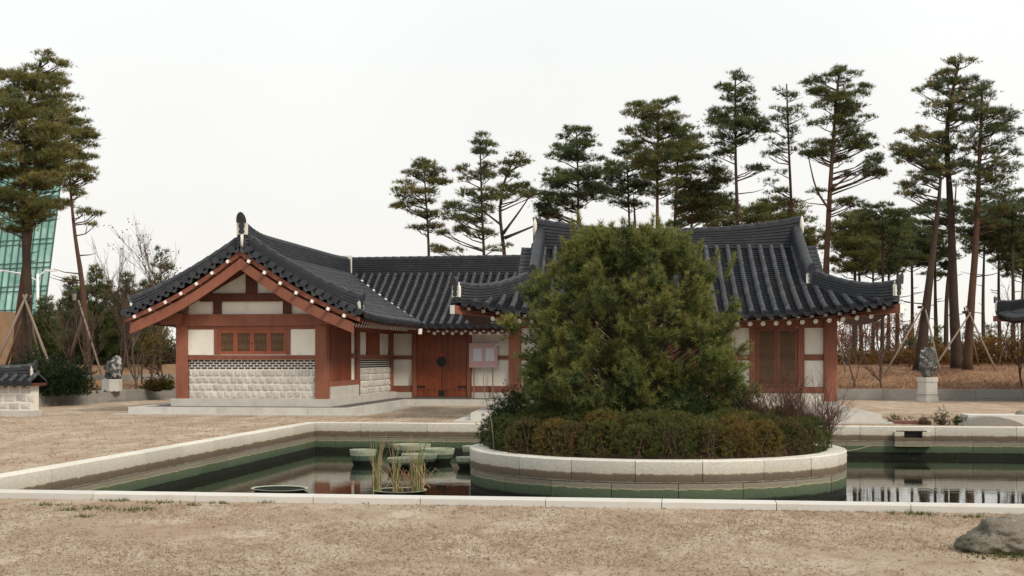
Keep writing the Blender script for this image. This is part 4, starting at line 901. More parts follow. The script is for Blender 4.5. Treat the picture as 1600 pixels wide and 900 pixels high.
def props(label, D, top, feet, rp=.045):
    tp = at(top[0], D, top[1]); t = thing('tree_support', label, 'tree support', (tp[0], tp[1], 0), 0, 'wooden tree supports')
    for u, dy in feet:
        f = at(u, D + dy, z=0); f[2] = hill_z(f[0], f[1]) - .05; d = unit(tp - f); a = f - [tp[0], tp[1], 0]; e = tp + d * .3 + [RNG.uniform(-.08, .08), -.2 if dy < 0 else .2, 0] - [tp[0], tp[1], 0]
        mb = MB(); mb.tube([a, (a + e) / 2, e], [rp * 1.1, rp, rp * .85], 7); mb.build('pole', M['pole'], t, True)
    mb = MB(); mb.tube([(0, 0, tp[2] - .05), (0, 0, tp[2] + .05)], .22, 10, False); mb.build('binding', M['bark'], t)
props('three weathered poles propping the thick left pine', 56, (40, 470), ((-12, -1.2), (84, -1.5), (66, 1.6), (8, 2)), .058)
props('pair of thin poles propping the bent reddish pine', 54, (128, 480), ((163, -.8), (100, 1.2)), .045)

# young pines and bare trees left of the gabled wing
YP = (DARK, MID, MID)
for lab, D, u, v0, top, wd in (('bushy young pine left of the bent red trunk', 62, 110, 545, 436, 62), ('young pine directly behind the bent red trunk', 64, 150, 545, 420, 84), ('broad young pine right of the bent red trunk', 61, 196, 545, 432, 70), ('shadowy young pine close to the gabled wing eave', 63, 228, 545, 445, 56), ('low young pine at the foot of the thick left pine', 60, 70, 545, 470, 50)):
    rows = [(top + (v0 - top) * f, u - wd / 2 * g, u + wd / 2 * g) for f, g in ((.02, .16), (.12, .36), (.24, .55), (.36, .74), (.5, .92), (.64, 1.0), (.78, 1.1), (.9, 1.1), (1.0, 1.0))]
    pine(lab, D, [(u, 556), (u, (v0 + top) / 2), (u, top + 5)], 3, rows, YP, 2.4, 'bark', 0, 'young pines left of the hall', thick=.8)
pine('thin pine leader rising above the left slope of the tiled roof', 60, [(250, 560), (252, 480), (254, 400)], 2.5, [(392, 248, 260), (402, 246, 264), (416, 240, 276), (432, 236, 270), (450, 232, 268)], (DARK, MID), .8, 'bark', 1, 'young pines left of the hall', thick=.7)
for i, (lab, D, u, h, r_) in enumerate((('tall bare tree left of the left scholar rock', 52, 108, 3.8, .05), ('bare tree rising directly behind the left scholar rock', 51, 186, 4.2, .055), ('bare many-twigged tree nearest the gable eave', 53, 222, 4.4, .05), ('bare sapling between rock and bent pine', 50, 145, 3.4, .04))):
    b = at(u, D, z=0); bare_tree(lab, (b[0], b[1], hill_z(b[0], b[1])), h, r_, 11 + i, 'twig', .42, 5, group='bare trees left of the hall')
for i, (u, D, rx, rz, lab, cl_) in enumerate(((85, 68, 1.5, 1.5, 'dim evergreen undergrowth bush behind the thick left pine', 0), (125, 69, 1.5, 1.3, 'dim undergrowth bush behind the bent red trunk', 1), (165, 68, 1.5, 1.4, 'dim undergrowth bush in line with the left scholar rock', 0), (205, 69, 1.5, 1.2, 'purplish undergrowth bush right of the left scholar rock', 1), (242, 68, 1.5, 1.3, 'purplish undergrowth bush beside the gable eave end', 1), (275, 70, 1.5, 1.2, 'undergrowth bush mostly hidden by the gabled wing', 1))):
    b = at(u, D, z=0); shrub(lab, (b[0], b[1], hill_z(b[0], b[1]) - .05), (rx, 1.0, rz), ([(.05, .07, .03), (.07, .09, .035)], [(.10, .075, .055), (.13, .085, .06), (.08, .075, .04)])[cl_], 1500, .15, .04, 6, 'undergrowth_bush', 'bush', 'undergrowth left of the hall', ncl=44)
b = at(236, 50.5, z=0); bare_tree('small tree with yellow autumn leaves beside the gabled wing', (b[0], b[1], .55), 2.5, .045, 31, 'twig', .5, 5, [(.25, .15, .02), (.18, .13, .03), (.09, .09, .03)], nl=420)
b = at(258, 51.5, z=0); bare_tree('dark leafy sapling half hidden by the gable wall', (b[0], b[1], .55), 2.6, .045, 33, 'twig', .45, 5, [(.05, .06, .02), (.12, .10, .03)], nl=420)
b = at(213, 49, z=0); bare_tree('slim bare trunk standing before the low clipped hedge', (b[0], b[1], .45), 3.0, .06, 35, 'twig', .35, 4)
b = at(246, 57, z=0); bare_tree('russet-leaved tree rising behind the left gable slope', (b[0], b[1], 1.0), 5.6, .07, 36, 'twig', .4, 6, [(.14, .07, .03), (.10, .06, .03)], nl=300)
b = at(200, 60, z=0); bare_tree('wispy bare tree top showing above the young pines', (b[0], b[1], 1.2), 5.2, .06, 37, 'twig', .4, 6)
b = at(82, 43.8, z=.42); shrub('dark spreading juniper bush behind the garden wall', (b[0], b[1], .40), (1.2, 1.1, 1.15), [(.02, .035, .016), (.03, .05, .02), (.04, .06, .024)], 2600, .15, .03, 7, ncl=60)
b = at(47, 44.2, z=.42); shrub('smaller juniper bush at the foot of the left pines', (b[0], b[1], .40), (.75, .8, 1.2), [(.02, .035, .016), (.035, .055, .02)], 1400, .15, .03, 7, ncl=40)
b = at(244, 49.4, z=.45); shrub('low clipped hedge beside the gabled wing', (b[0], b[1], .42), (.62, .5, .4), [(.06, .07, .02), (.12, .07, .02), (.05, .05, .02)], 1300, .08, .03, 6, 'low_hedge', 'hedge', ncl=40, box=True)

# ------------------------------------------------------------------ pines behind the halls
GP = 'pines behind the halls'; CG = (DARK, MID, OLIVE)
pine('first pine from the left behind the linking roof, rounded crown', 62, [(671, 570), (671, 410), (668, 340), (663, 270)], 4, [(255, 638, 684), (268, 625, 700), (283, 618, 705), (300, 612, 690), (318, 608, 678), (333, 640, 702), (352, 640, 690)], (DARK, MID, OLIVE, YEL), 1., 'bark', 3, GP)
pine('narrow straight pine with tiered crown beside the rounded pine', 60, [(757, 570), (757, 410), (753, 330), (750, 220)], 4, [(214, 738, 768), (226, 734, 772), (240, 738, 776), (260, 712, 776), (280, 714, 778), (300, 716, 790), (322, 690, 778), (340, 690, 770), (362, 682, 735), (364, 735, 775), (388, 672, 724), (390, 758, 784)], (DARK, MID, YEL, OLIVE), 1.05, 'bark', 3, GP)
pine('forked pine whose dark limbs spread over the hall ridge', 63, [(790, 570), (790, 410), (784, 360), (778, 330), (788, 275), (805, 245)], 5.5, [(243, 795, 828), (256, 778, 834), (272, 778, 812), (290, 775, 832), (306, 765, 850), (384, 780, 802)], (DARK, MID, OLIVE), 1.05, 'bark', 2, GP, second=[([(786, 365), (812, 330), (832, 300)], 2.6), ([(788, 372), (838, 352), (880, 330)], 2.6), ([(784, 352), (755, 330), (735, 318)], 2.2)])
pine('dense dark pine rising left of the pond pine top', 64, [(903, 570), (903, 360), (903, 290), (900, 210)], 4.5, [(203, 880, 905), (214, 870, 930), (230, 862, 935), (250, 848, 942), (270, 845, 950), (290, 845, 952), (308, 836, 948), (325, 832, 915), (338, 836, 880)], (DARK, DARK, MID), 1.2, 'bark', 4, GP)
pine('twin-trunked thin pine left of the red-barked pine', 66, [(985, 570), (984, 360), (982, 300), (980, 240)], 4, [(222, 965, 1005), (238, 950, 1015), (254, 944, 1025), (270, 935, 1025), (286, 930, 1022), (302, 935, 1020), (318, 950, 1015)], (DARK, DARK, MID), 1.1, 'bark', 4, GP, second=[([(993, 365), (990, 300)], 2.5)])
pine('tall broad pine with smooth reddish trunk above the pond pine', 61, [(1028, 570), (1027, 345), (1027, 250), (1030, 165)], 5, [(158, 1020, 1062), (166, 978, 1020), (180, 970, 1075), (196, 1000, 1090), (210, 975, 1080), (228, 985, 1100), (246, 975, 1095), (264, 990, 1085), (282, 1000, 1070), (300, 1010, 1060)], (MID, DARK, OLIVE), 1.15, 'bark_red', 2, GP)
pine('heavy dark pine filling the gap right of the red-barked pine', 64, [(1054, 570), (1054, 350), (1057, 280), (1060, 215)], 5, [(215, 1050, 1100), (232, 1035, 1115), (250, 1030, 1122), (268, 1040, 1132), (286, 1042, 1145), (304, 1050, 1150), (320, 1040, 1145), (338, 1050, 1120), (350, 1030, 1070)], (DARK, DARK, MID, OLIVE), 1.25, 'bark_red', 2, GP)
pine('dark short pine just above the hall ridge centre', 67, [(1080, 570), (1080, 360), (1082, 300)], 5, [(290, 1070, 1110), (310, 1060, 1130), (328, 1060, 1140), (344, 1064, 1120)], (DARK, DARK, MID), 1.1, 'bark', 2, GP)
pine('tall pine with separated top tiers left of the sparse pine', 62, [(1153, 570), (1153, 355), (1150, 240), (1150, 112)], 5, [(116, 1138, 1166), (124, 1146, 1178), (137, 1122, 1182), (149, 1126, 1186), (170, 1134, 1182), (181, 1110, 1196), (194, 1100, 1204), (206, 1104, 1200), (220, 1110, 1180), (240, 1108, 1150), (262, 1168, 1206)], (DARK, DARK, MID), 1.15, 'bark', 5, GP)
pine('sparse thin-crowned pine between two tall full pines', 63, [(1237, 570), (1236, 345), (1231, 230), (1228, 132)], 4.5, [(142, 1206, 1226), (150, 1215, 1252), (172, 1200, 1256), (186, 1206, 1262), (204, 1200, 1250), (222, 1190, 1240), (238, 1190, 1250), (270, 1206, 1230), (285, 1185, 1215), (298, 1192, 1232), (315, 1190, 1250)], (MID, OLIVE, DARK), .55, 'bark_red', 5, GP)
pine('tallest full pine right of the hall ridge end', 60, [(1288, 570), (1291, 415), (1297, 310), (1305, 190), (1312, 108)], 7, [(106, 1300, 1326), (116, 1286, 1346), (126, 1256, 1296), (130, 1310, 1364), (146, 1258, 1352), (162, 1262, 1350), (180, 1300, 1374), (192, 1262, 1350), (210, 1296, 1376), (226, 1250, 1356), (242, 1258, 1300), (250, 1306, 1380), (270, 1310, 1390), (228, 1320, 1372), (300, 1262, 1292), (318, 1300, 1350), (240, 1250, 1290)], (DARK, MID, OLIVE), 1.15, 'bark_red', 4, GP, second=[([(1298, 330), (1275, 300), (1262, 240)], 2.2), ([(1299, 295), (1335, 268), (1365, 260)], 2.2)])
pine('yellowish low pine crown behind the ridge end of the broad hall', 72, [(1205, 575), (1205, 400), (1205, 330)], 5, [(318, 1180, 1240), (330, 1160, 1260), (345, 1155, 1270), (360, 1160, 1280), (380, 1180, 1280)], (OLIVE, YEL, MID), 1.1, 'bark', 1, GP)
pine('olive low pine crown directly right of the upswept ridge end', 70, [(1335, 575), (1335, 450), (1335, 350)], 5, [(338, 1310, 1365), (352, 1290, 1370), (368, 1280, 1378), (386, 1276, 1380), (404, 1290, 1375), (420, 1300, 1370)], (OLIVE, YEL, MID), 1.2, 'bark', 1, GP)
pine('dark mid-height pine over the right hip of the broad hall', 66, [(1378, 572), (1380, 450), (1378, 340)], 4, [(322, 1340, 1392), (336, 1335, 1420), (350, 1345, 1425), (364, 1350, 1420), (384, 1360, 1410)], (DARK, DARK, MID), 1.15, 'bark', 3, GP)
pine('faint olive pine behind the heavy dark pine', 74, [(1120, 575), (1120, 400), (1122, 310)], 5, [(312, 1110, 1150), (326, 1100, 1165), (340, 1090, 1170), (354, 1100, 1170)], (OLIVE, MID), 1.0, 'bark', 1, GP)
# right group
RP = 'pines by the right scholar rock'
pine('leaning thick pine trunk left of the right scholar rock', 57, [(1436, 572), (1446, 480), (1456, 400), (1464, 330), (1468, 280)], 10, [(228, 1385, 1470), (240, 1394, 1440), (256, 1430, 1500), (272, 1418, 1490), (284, 1404, 1470), (300, 1396, 1450)], (DARK, MID, OLIVE, YEL), 1.15, 'bark', 2, RP)
pine('tallest right pine with flat yellowish top tier', 58, [(1496, 570), (1491, 480), (1487, 400), (1484, 300), (1478, 210), (1490, 140), (1500, 98)], 9.5, [(94, 1480, 1532), (112, 1462, 1500), (122, 1450, 1532), (136, 1428, 1480), (143, 1470, 1536), (158, 1440, 1530), (176, 1444, 1510), (186, 1470, 1530), (206, 1400, 1450), (212, 1440, 1520), (232, 1450, 1535), (246, 1390, 1470), (258, 1450, 1530)], (DARK, MID, OLIVE, YEL), 1.15, 'bark', 3, RP)
pine('slim red-barked pine right of the tallest right pine', 57, [(1511, 572), (1516, 480), (1523, 390), (1527, 290), (1533, 140)], 8, [(134, 1516, 1552), (150, 1512, 1560), (168, 1510, 1584), (184, 1500, 1592), (204, 1506, 1606), (222, 1500, 1580), (240, 1524, 1600), (262, 1500, 1596), (282, 1490, 1584), (306, 1510, 1590), (330, 1500, 1590), (350, 1526, 1580)], (DARK, MID, DARK, OLIVE), 1., 'bark_red', 3, RP)
pine('second stem of the tallest right pine standing just behind it', 63, [(1478, 570), (1480, 460), (1492, 370), (1497, 290)], 4.5, [(316, 1440, 1500), (330, 1420, 1520), (345, 1430, 1500)], (DARK, DARK), 1., 'bark', 3, RP)
far = [(1345, 82, 330, 4), (1402, 84, 335, 4), (1425, 86, 345, 4), (1462, 84, 350, 4.5), (1537, 82, 320, 4), (1562, 85, 330, 4), (1584, 80, 300, 4.5), (1597, 83, 350, 4), (1365, 88, 360, 3.5), (1388, 80, 345, 4)]
for i, (u, D, top, r_) in enumerate(far):
    wv = 34 + (i * 7) % 17; rows = [(top + j * 13, u - wv * g, u + wv * g) for j, g in enumerate((.4, .75, 1., .9, 1.05, .8, .6)[:6 + i % 2])]
    near_ = ('farthest-left slim trunk by the hip corner', 'slim trunk between hip corner and leaning trunk', 'slim trunk touching the leaning trunk', 'slim trunk between leaning and tallest trunks', 'slim trunk right of the red-barked pine', 'slim trunk left of the pavilion eave', 'slim trunk behind the pavilion eave', 'slim trunk at the very right picture edge', 'hair-thin trunk over the hip ridge tip', 'slim trunk just right of the hip ridge tip')[i]
    pine('far dark pine, ' + near_, D, [(u + random.uniform(-3, 3), 572), (u, 470), (u + random.uniform(-4, 4), top + 10)], r_, rows, (DARK, DARK, MID), .8, 'bark', 4, 'far pines behind the red bank')
props('long poles propping the leaning thick pine', 57, (1442, 480), ((1382, -1.2), (1470, -1.6), (1420, 2)), .04)
props('poles propping the slim red-barked pine', 57, (1512, 488), ((1452, -1.6), (1558, -1.2), (1530, 2.2)), .04)
props('pale poles beside the right corner column of the broad hall', 58, (1298, 470), ((1322, -1.5), (1270, 1)), .036)

# red bank, autumn bushes and saplings on the right
AU = [(.27, .135, .045), (.19, .09, .042), (.14, .10, .045), (.32, .19, .045)]
bush_names = ['brown hedge bush behind the leaning thick pine', 'rusty hedge bush left of the scholar rock', 'orange-topped hedge bush behind the scholar rock', 'orange hedge bush between tall trunks', 'dull brown bush right of the red-barked pine', 'golden bush before the pavilion', 'russet bush at the right picture edge', 'brown bush beside the corner column', 'low russet bush under the hip corner']
for i, (u, D, rx, rz) in enumerate(((1420, 63, 1.5, .75), (1395, 62, 1.4, .7), (1455, 62, 1.3, .95), (1490, 64, 1.5, 1.1), (1530, 63, 1.4, 1.25), (1562, 62, 1.3, 1.35), (1598, 62, 1.4, 1.2), (1325, 64, 1.3, .8), (1358, 63, 1.4, .7))):
    b = at(u, D, z=0); shrub(bush_names[i], (b[0], b[1], hill_z(b[0], b[1]) - .05), (rx, .9, rz), AU if i > 1 else AU[:3], 1100, .13, .045, 5, 'autumn_bush', 'bush', 'autumn bushes on the red bank', ncl=40)
for i, (u, D, lab) in enumerate(((1345, 74, 'red-leaved thin tree right of the corner column'), (1375, 76, 'red-leaved thin tree below the hip corner'), (1408, 75, 'red-leaved thin tree left of the leaning trunk'), (1318, 73, 'red-leaved thin tree half hidden by the corner column'))):
    b = at(u, D, z=0); bare_tree(lab, (b[0], b[1], 1.2), 3.6, .06, 50 + i, 'twig', .5, 5, [(.24, .09, .05), (.18, .075, .045), (.27, .13, .06)], nl=900, group='red-leaved trees')
for i, (u, D, h, lab) in enumerate(((1337, 50.6, 2.7, 'bare sapling nearest the corner column'), (1377, 50.8, 2.4, 'bare sapling left of the right scholar rock'), (1598, 50.5, 3.6, 'bare sapling at the right picture edge'), (1560, 60, 4.2, 'tall wispy bare tree before the pavilion'), (1350, 64, 4.0, 'tall bare tree under the hip corner'))):
    b = at(u, D, z=0); bare_tree(lab, (b[0], b[1], hill_z(b[0], b[1]) - .02), h, .045, 60 + i, 'twig', .33, 5, group='bare saplings on the right bank')
for i, (u, D, lab, c_) in enumerate(((1515, 75, 'small dark young pine behind the tall trunks', 34), (1548, 76, 'small dark young pine left of the pavilion', 40), (1420, 78, 'small dark young pine behind the leaning trunk', 36), (1440, 80, 'dim young pine between the leaning and tall trunks', 40), (1465, 77, 'low young pine behind the scholar rock', 30))):
    rows = [(512 + j * 9, u - c_ / 2 * g, u + c_ / 2 * g) for j, g in enumerate((.2, .5, .7, .95, 1.))]; pine(lab, D, [(u, 560), (u, 530), (u, 508)], 2, rows, (DARK, MID), .7, 'bark', 0, 'young pines behind the red bank', thick=.6)
# dead grass and weeds standing on the bank
n = 9000; D_ = RNG.uniform(48, 62, n); U_ = np.where(RNG.random(n) < .72, RNG.uniform(1290, 1640, n), RNG.uniform(-20, 275, n)); P = np.stack([(U_ - 800) / F_PX * D_, D_, 0 * D_], 1)
dk = np.min(np.linalg.norm(P[:, None, :2] - KPf[None], axis=2), axis=1); ok = (dk > .5) & (P[:, 1] > np.interp(P[:, 0], KPf[:, 0], KPf[:, 1])); P[:, 2] = hz(dk) - .03; P = P[ok]
colr = np.array([(.24, .13, .085), (.30, .18, .11), (.36, .25, .16), (.18, .10, .07), (.26, .10, .08)]); clmp = (np.sin(P[:, 0] * .9 + P[:, 1] * .7) + RNG.normal(0, .5, len(P)) > .2).astype(int)
T, C = tufts(P, np.tile([0, 0, 1.], (len(P), 1)), 4, .15, .016, .5, colr[RNG.integers(0, 4, len(P)) * (1 - clmp) + clmp * RNG.integers(0, 5, len(P))])
leaf_part('dead_grass', [T], [C], None, 'stuff')

# scholar rocks on pedestals
def pedestal(label, c, r, h, n, rows_, rock_r, seed, cat='rock'):
    t = thing('pedestal', label, 'pedestal', tuple(c)); zz = 0
    for k, (a, rr) in enumerate(rows_):
        mb = MB(); z0, z1 = zz, zz + a * h; v = [[r * rr * math.cos(2 * math.pi * (i + .5) / n), r * rr * math.sin(2 * math.pi * (i + .5) / n), z] for z in (z0, z1 - .004) for i in range(n)]
        mb.add(v, [tuple(range(n))[::-1], tuple(range(n, 2 * n))] + [(i, (i + 1) % n, n + (i + 1) % n, n + i) for i in range(n)]).build('block', M['granite'], t); zz = z1
    mb = MB()
    for i in range(n):
        a = 2 * math.pi * (i + 1) / n; q = np.array([math.cos(a), math.sin(a), 0]) * r * math.cos(math.pi / n) * rows_[0][1]; s = np.array([-math.sin(a), math.cos(a), 0])
        for dx in (-.09, .09): mb.tube([q + s * dx * r / .35 - [0, 0, -h * .08] - q * .01, q * 1.03 + s * dx * r / .35 + [0, 0, h * .08]], .055 * r / .35, 8)
    mb.build('carved_relief', M['granite'], t)
    return t
b = at(1449, 47.4, z=.04); pedestal('white octagonal stone pedestal under the right scholar rock', b, .365, .88, 8, ((.22, 1.02), (.1, .93), (.08, 1.0), (.42, .93), (.18, 1.0)), None, 0)
ico('scholar_rock', M['rock'], None, (0, 0, .5), (.29, .27, .57), 4, .35, 1.6, 5, None, label='tall mottled black and white rock on the octagonal pedestal', cat='rock', group='scholar rocks').location = tuple(b + [0.02, 0, .86])
b = at(175, 47.2, z=.44); pedestal('low carved stone pedestal under the left scholar rock', b, .36, .42, 6, ((.8, 1.0), (.2, .97)), None, 0)
rk = ico('scholar_rock', M['rock'], None, (0, 0, .34), (.27, .22, .44), 4, .5, 1.7, 9, None, label='grey leaning two-lobed rock on the low carved pedestal', cat='rock', group='scholar rocks'); rk.location = tuple(b + [0, 0, .38]); rk.rotation_euler = (0, .12, .4)
b = at(30, 47, z=.8); ico('garden_rock', M['rock'], None, (0, 0, .2), (.4, .3, .35), 3, .4, 1.7, 12, None, label='small rock behind the garden wall at the left edge', cat='rock').location = tuple(at(8, 46, z=.75))

# ------------------------------------------------------------------ planting on the island
def isl_pt(u, D, z=.1): p = at(u, D, z=z); return p
PC = np.array([(980 - 800) / F_PX * 23.6, 23.6, .12])
pp = thing('pond_pine', 'big bushy pine crowding the round island planter', 'tree', tuple(PC))
mb, Q, rad = trunk_mesh([(0, 0, -.05), (.05, 0, .8), (-.05, .05, 1.7), (.02, 0, 2.8)], .15, .04); mb.build('trunk', M['bark'], pp, True)
prof_z = np.array([.35, .8, 1.3, 1.8, 2.3, 2.8, 3.2, 3.5, 3.72]); prof_r = np.array([1.92, 2.04, 2.04, 1.92, 1.72, 1.44, 1.16, .88, .46])
ncl = 560; zc = np.concatenate([np.linspace(.45, 3.5, 380), RNG.uniform(.35, 1.8, 130), RNG.uniform(2.4, 3.5, 50)]); th = np.arange(ncl) * 2.399963 + RNG.normal(0, .15, ncl); fr_ = RNG.uniform(.5, 1., ncl) ** .5; fr_[510:] *= .62; rr = np.interp(zc, prof_z, prof_r) * (fr_ - .10) * (1 + .12 * np.sin(3 * th + zc * 2.1) + RNG.normal(0, .09, ncl))
CC = np.stack([rr * np.cos(th), rr * np.sin(th), zc], 1); from mathutils import noise as mnoise
keep = np.array([mnoise.noise(Vector(c) * 1.5 + Vector((3.1, 1.7, 5.2))) > -.33 for c in CC]); keep[500:] = True; CC, th, zc = CC[keep], th[keep], zc[keep]; ncl = len(CC)
outw = unit(np.stack([np.cos(th), np.sin(th), .55 + .25 * (zc - 1)], 1))
br = MB(); SP, SD, SB = [], [], []
gcol = np.array([(.060, .104, .036), (.090, .136, .042), (.128, .166, .047), (.175, .190, .055)])
for i in range(ncl):
    z0 = max(.1, CC[i, 2] * .62 - .15); st = np.array([0, 0, z0]); md = st * .4 + CC[i] * .6 + [0, 0, -.12]; br.tube([st, md, CC[i]], [.018, .010, .005], 4, False)
    m_ = 12; hue = gcol[RNG.integers(0, 4)]
    for k in range(m_):
        d = unit(outw[i] * 1.0 + RNG.normal(0, .55, 3) + [0, 0, .35]); L_ = RNG.uniform(.16, .36); e = CC[i] + d * L_; SP.append((CC[i] + RNG.normal(0, .04, 3), e)); SD.append(d); SB.append(hue * RNG.uniform(.75, 1.25))
# leader shoots poking out of the top
for u, v in ((905, 340), (1020, 345), (935, 372), (965, 366), (1095, 385), (1145, 405), (1075, 372), (880, 380), (862, 415), (1000, 360), (1050, 366), (1120, 400), (895, 352), (1030, 352)):
    p = at(u, 23.6 + RNG.uniform(-.5, .5), v) - PC; r_ = np.array([p[0] * .92, p[1], p[2] - .45]); br.tube([r_, p], [.012, .006], 4, False)
    for k in range(6): f = k / 6; a = r_ * (1 - f) + p * f; d = unit(p - r_); SP.append((a, a + d * .14)); SD.append(unit(d + RNG.normal(0, .12, 3))); SB.append(gcol[3] * RNG.uniform(.9, 1.4))
br.build('branches', M['bark'], pp, True)
SP = np.array(SP); SD = np.array(SD); SB = np.array(SB); Ts, Cs = [], []
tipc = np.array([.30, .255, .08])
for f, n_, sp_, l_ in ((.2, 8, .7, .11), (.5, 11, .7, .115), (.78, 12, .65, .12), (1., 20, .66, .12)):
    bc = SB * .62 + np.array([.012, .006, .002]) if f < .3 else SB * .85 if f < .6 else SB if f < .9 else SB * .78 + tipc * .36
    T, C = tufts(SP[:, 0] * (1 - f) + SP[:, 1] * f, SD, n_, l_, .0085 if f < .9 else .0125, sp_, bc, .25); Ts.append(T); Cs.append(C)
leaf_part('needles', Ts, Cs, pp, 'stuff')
mb = MB(); 
for (a, e), d in zip(SP[::2], SD[::2]): mb.tube([a, e + d * .03], [.006, .005], 3, False)
mb.build('shoots', M['bark_red'], pp)
sel = RNG.random(len(SP)) < .55; T, C = tufts(SP[sel, 1] + SD[sel] * .02, SD[sel], 4, .055, .012, .22, np.tile([(.17, .12, .045)], (sel.sum(), 1)), .3); leaf_part('buds', [T], [C], pp, 'stuff')

# ring hedge of low reddish yew, darker yews behind it
hd = thing('ring_hedge', 'low green and rust-tinged hedge ringing the island planter', 'hedge', (IC[0], IC[1], .05))
hc = np.array([(.085, .110, .034), (.110, .125, .036), (.150, .130, .036), (.215, .140, .040), (.070, .100, .034), (.125, .095, .040)])
Ts, Cs, mb = [], [], MB()
for i in range(96):
    ring = i % 3; a = 2 * math.pi * (i / 96) + RNG.normal(0, .03); q = (2.62, 2.2, 1.8)[ring] + RNG.normal(0, .06); rl = np.array([.36, .36, (.34, .37, .36)[ring]]) * RNG.uniform(.86, 1.12); c = np.array([q * math.cos(a), q * math.sin(a), (.24, .32, .35)[ring]])
    n_ = 420 if math.sin(a) < .5 else 150; d = unit(RNG.normal(size=(n_, 3))); d[:, 2] = np.where(d[:, 2] < -.75, -d[:, 2], d[:, 2]); sh = RNG.uniform(.78, 1.04, (n_, 1)); P = c + d * rl * sh; P[:, 2] = np.clip(P[:, 2], .02, None)
    hq = hc[RNG.choice(6, p=(.16, .2, .2, .22, .12, .1) if abs(a - 4.7) < 1.1 else (.3, .2, .08, .04, .3, .08))]; hu = hq * .7 + hc[RNG.integers(0, 6, n_)] * .3; T, C = tufts(P, unit(d + [0, 0, .5]), 8, .062, .0095, .6, hu * RNG.uniform(.75, 1.25, (n_, 1)), .28); Ts.append(T); Cs.append(C)
    for k in range(5): e = c + d[k] * rl * .95; mb.tube([(c[0] + RNG.normal(0, .05), c[1] + RNG.normal(0, .05), -.03), c * [1, 1, .6], e], [.012, .008, .004], 3, False)
leaf_part('foliage', Ts, Cs, hd, 'stuff')
mb.build('stems', M['redtwig'], hd)
DY = [(.034, .058, .024), (.045, .072, .027), (.058, .082, .03)]
for i, (u, D, r_, h, lab) in enumerate(((802, 23.4, .5, .9, 'dark yew bush at the left end of the island planter'), (880, 22.6, .6, 1.0, 'dark yew bush under the left side of the pond pine'), (975, 22.3, .6, 1.02, 'dark yew bush under the middle of the pond pine'), (1065, 22.4, .55, .95, 'dark yew bush right of the island centre'), (1150, 22.9, .55, .9, 'dark yew bush under the right side of the pond pine'))):
    p = isl_pt(u, D, .1); shrub(lab, p, (r_, r_, h), DY, 3600, .075, .009, 8, 'yew_bush', 'bush', 'dark yews on the island', ncl=50)
for i, (u, D, h, st, lab) in enumerate(((1205, 22.4, 1.35, 7, 'leafless reddish twig bush at the right end of the hedge'), (1262, 22.8, 1.5, 8, 'leafless twig bush leaning over the right rim of the island'), (1170, 23.4, 1.6, 5, 'leafless twig bush rising beside the lattice doors'), (1290, 23.2, 1.2, 6, 'small leafless twig bush over the far pond wall'), (1235, 24.0, 1.5, 6, 'leafless twig bush at the back right of the island'))):
    bare_tree(lab, isl_pt(u, D, .1), h, .012, 80 + i, 'redtwig', .42, 5, None, 'twig_bush', 'leafless twig bushes on the island', stems=st)
for i, (u, v, lab) in enumerate(((1060, 590, 'dead dark stems standing in the middle of the hedge'), (1110, 600, 'dead dark stems right of the hedge middle'))):
    bare_tree(lab, isl_pt(u, 20.9, .08), .95, .012, 90 + i, 'twig', .12, 3, None, 'dead_stem', 'dead stems in the hedge', stems=4)
t = thing('dry_reed', 'tall bent straw-coloured reed at the left end of the island', 'reed', tuple(isl_pt(773, 22.3, .05)))
k_ = 22.3 / F_PX; rp = [(0, 0, 0)] + [((u - 773) * k_, 0, (HOR - v) * k_ + EYE - .05) for u, v in ((768, 660), (757, 615), (755, 590), (760, 570), (770, 548), (777, 538), (784, 535))]
MB().tube(rp, [.009, .009, .008, .007, .006, .006, .005, .004], 5).build('stalk', M['pole'], t, True)
mb = MB(); mb.tube([rp[5], (rp[5][0] + .12, 0, rp[5][2] + .02)], [.005, .003], 4); mb.tube([rp[6], (rp[6][0] + .1, -.05, rp[6][2] - .03)], [.005, .003], 4); mb.build('seed_head', M['pole'], t)
# dead spray of twigs resting on the water side
t = thing('fallen_twig', 'bare forked twig lying across the water right of the island', 'twig', tuple(at(1318, 24, z=.0)))
mb = MB(); mb.tube([(-.02, 0, -.05), (.3, .2, -.02), (.62, .5, .02)], [.012, .01, .006], 5); mb.tube([(.02, 0, -.05), (.1, 0, .06)], .006, 4); mb.tube([(.02, 0, -.05), (.08, 0, -.13)], .006, 4); mb.build('stem', M['pole'], t)

# ------------------------------------------------------------------ tubs and reeds in the pond
def tub(label, u, D, r, h, group='green lotus tubs in the pond', tilt=(0, 0), fill=.5):
    t = thing('lotus_tub', label, 'tub', tuple(at(u, D, z=WATER))); t.rotation_euler = (tilt[0], tilt[1], 0); n = 40; prof_ = [(.58, -.35), (.70, -.02), (.88, h * .28), (.98, h * .62), (1.04, h * .86), (1.05, h), (.97, h), (.93, h * .8), (.85, h * fill)]
    v = []
    for q, (f, z) in enumerate(prof_):
        for i in range(n): a = 2 * math.pi * i / n; rr = r * f * (1 + (.018 * (i % 2) if q < 4 else 0)); v.append([rr * math.cos(a), rr * math.sin(a), z])
    m_ = len(prof_); mb = MB(); mb.add(v, [(k * n + i, k * n + (i + 1) % n, (k + 1) * n + (i + 1) % n, (k + 1) * n + i) for k in range(m_ - 1) for i in range(n)], 0); mb.mi = [1 if 3 <= f // n <= 6 else 0 for f in range((m_ - 1) * n)]; mb.build('bowl', [M['tub'], M['tub_rim']], t)
    mb = MB(); mb.add([[r * .86 * math.cos(2 * math.pi * i / n), r * .86 * math.sin(2 * math.pi * i / n), h * fill + .004 + RNG.uniform(-.01, .01)] for i in range(n)], [tuple(range(n))]); mb.build('soil', M['soil'], t); return t
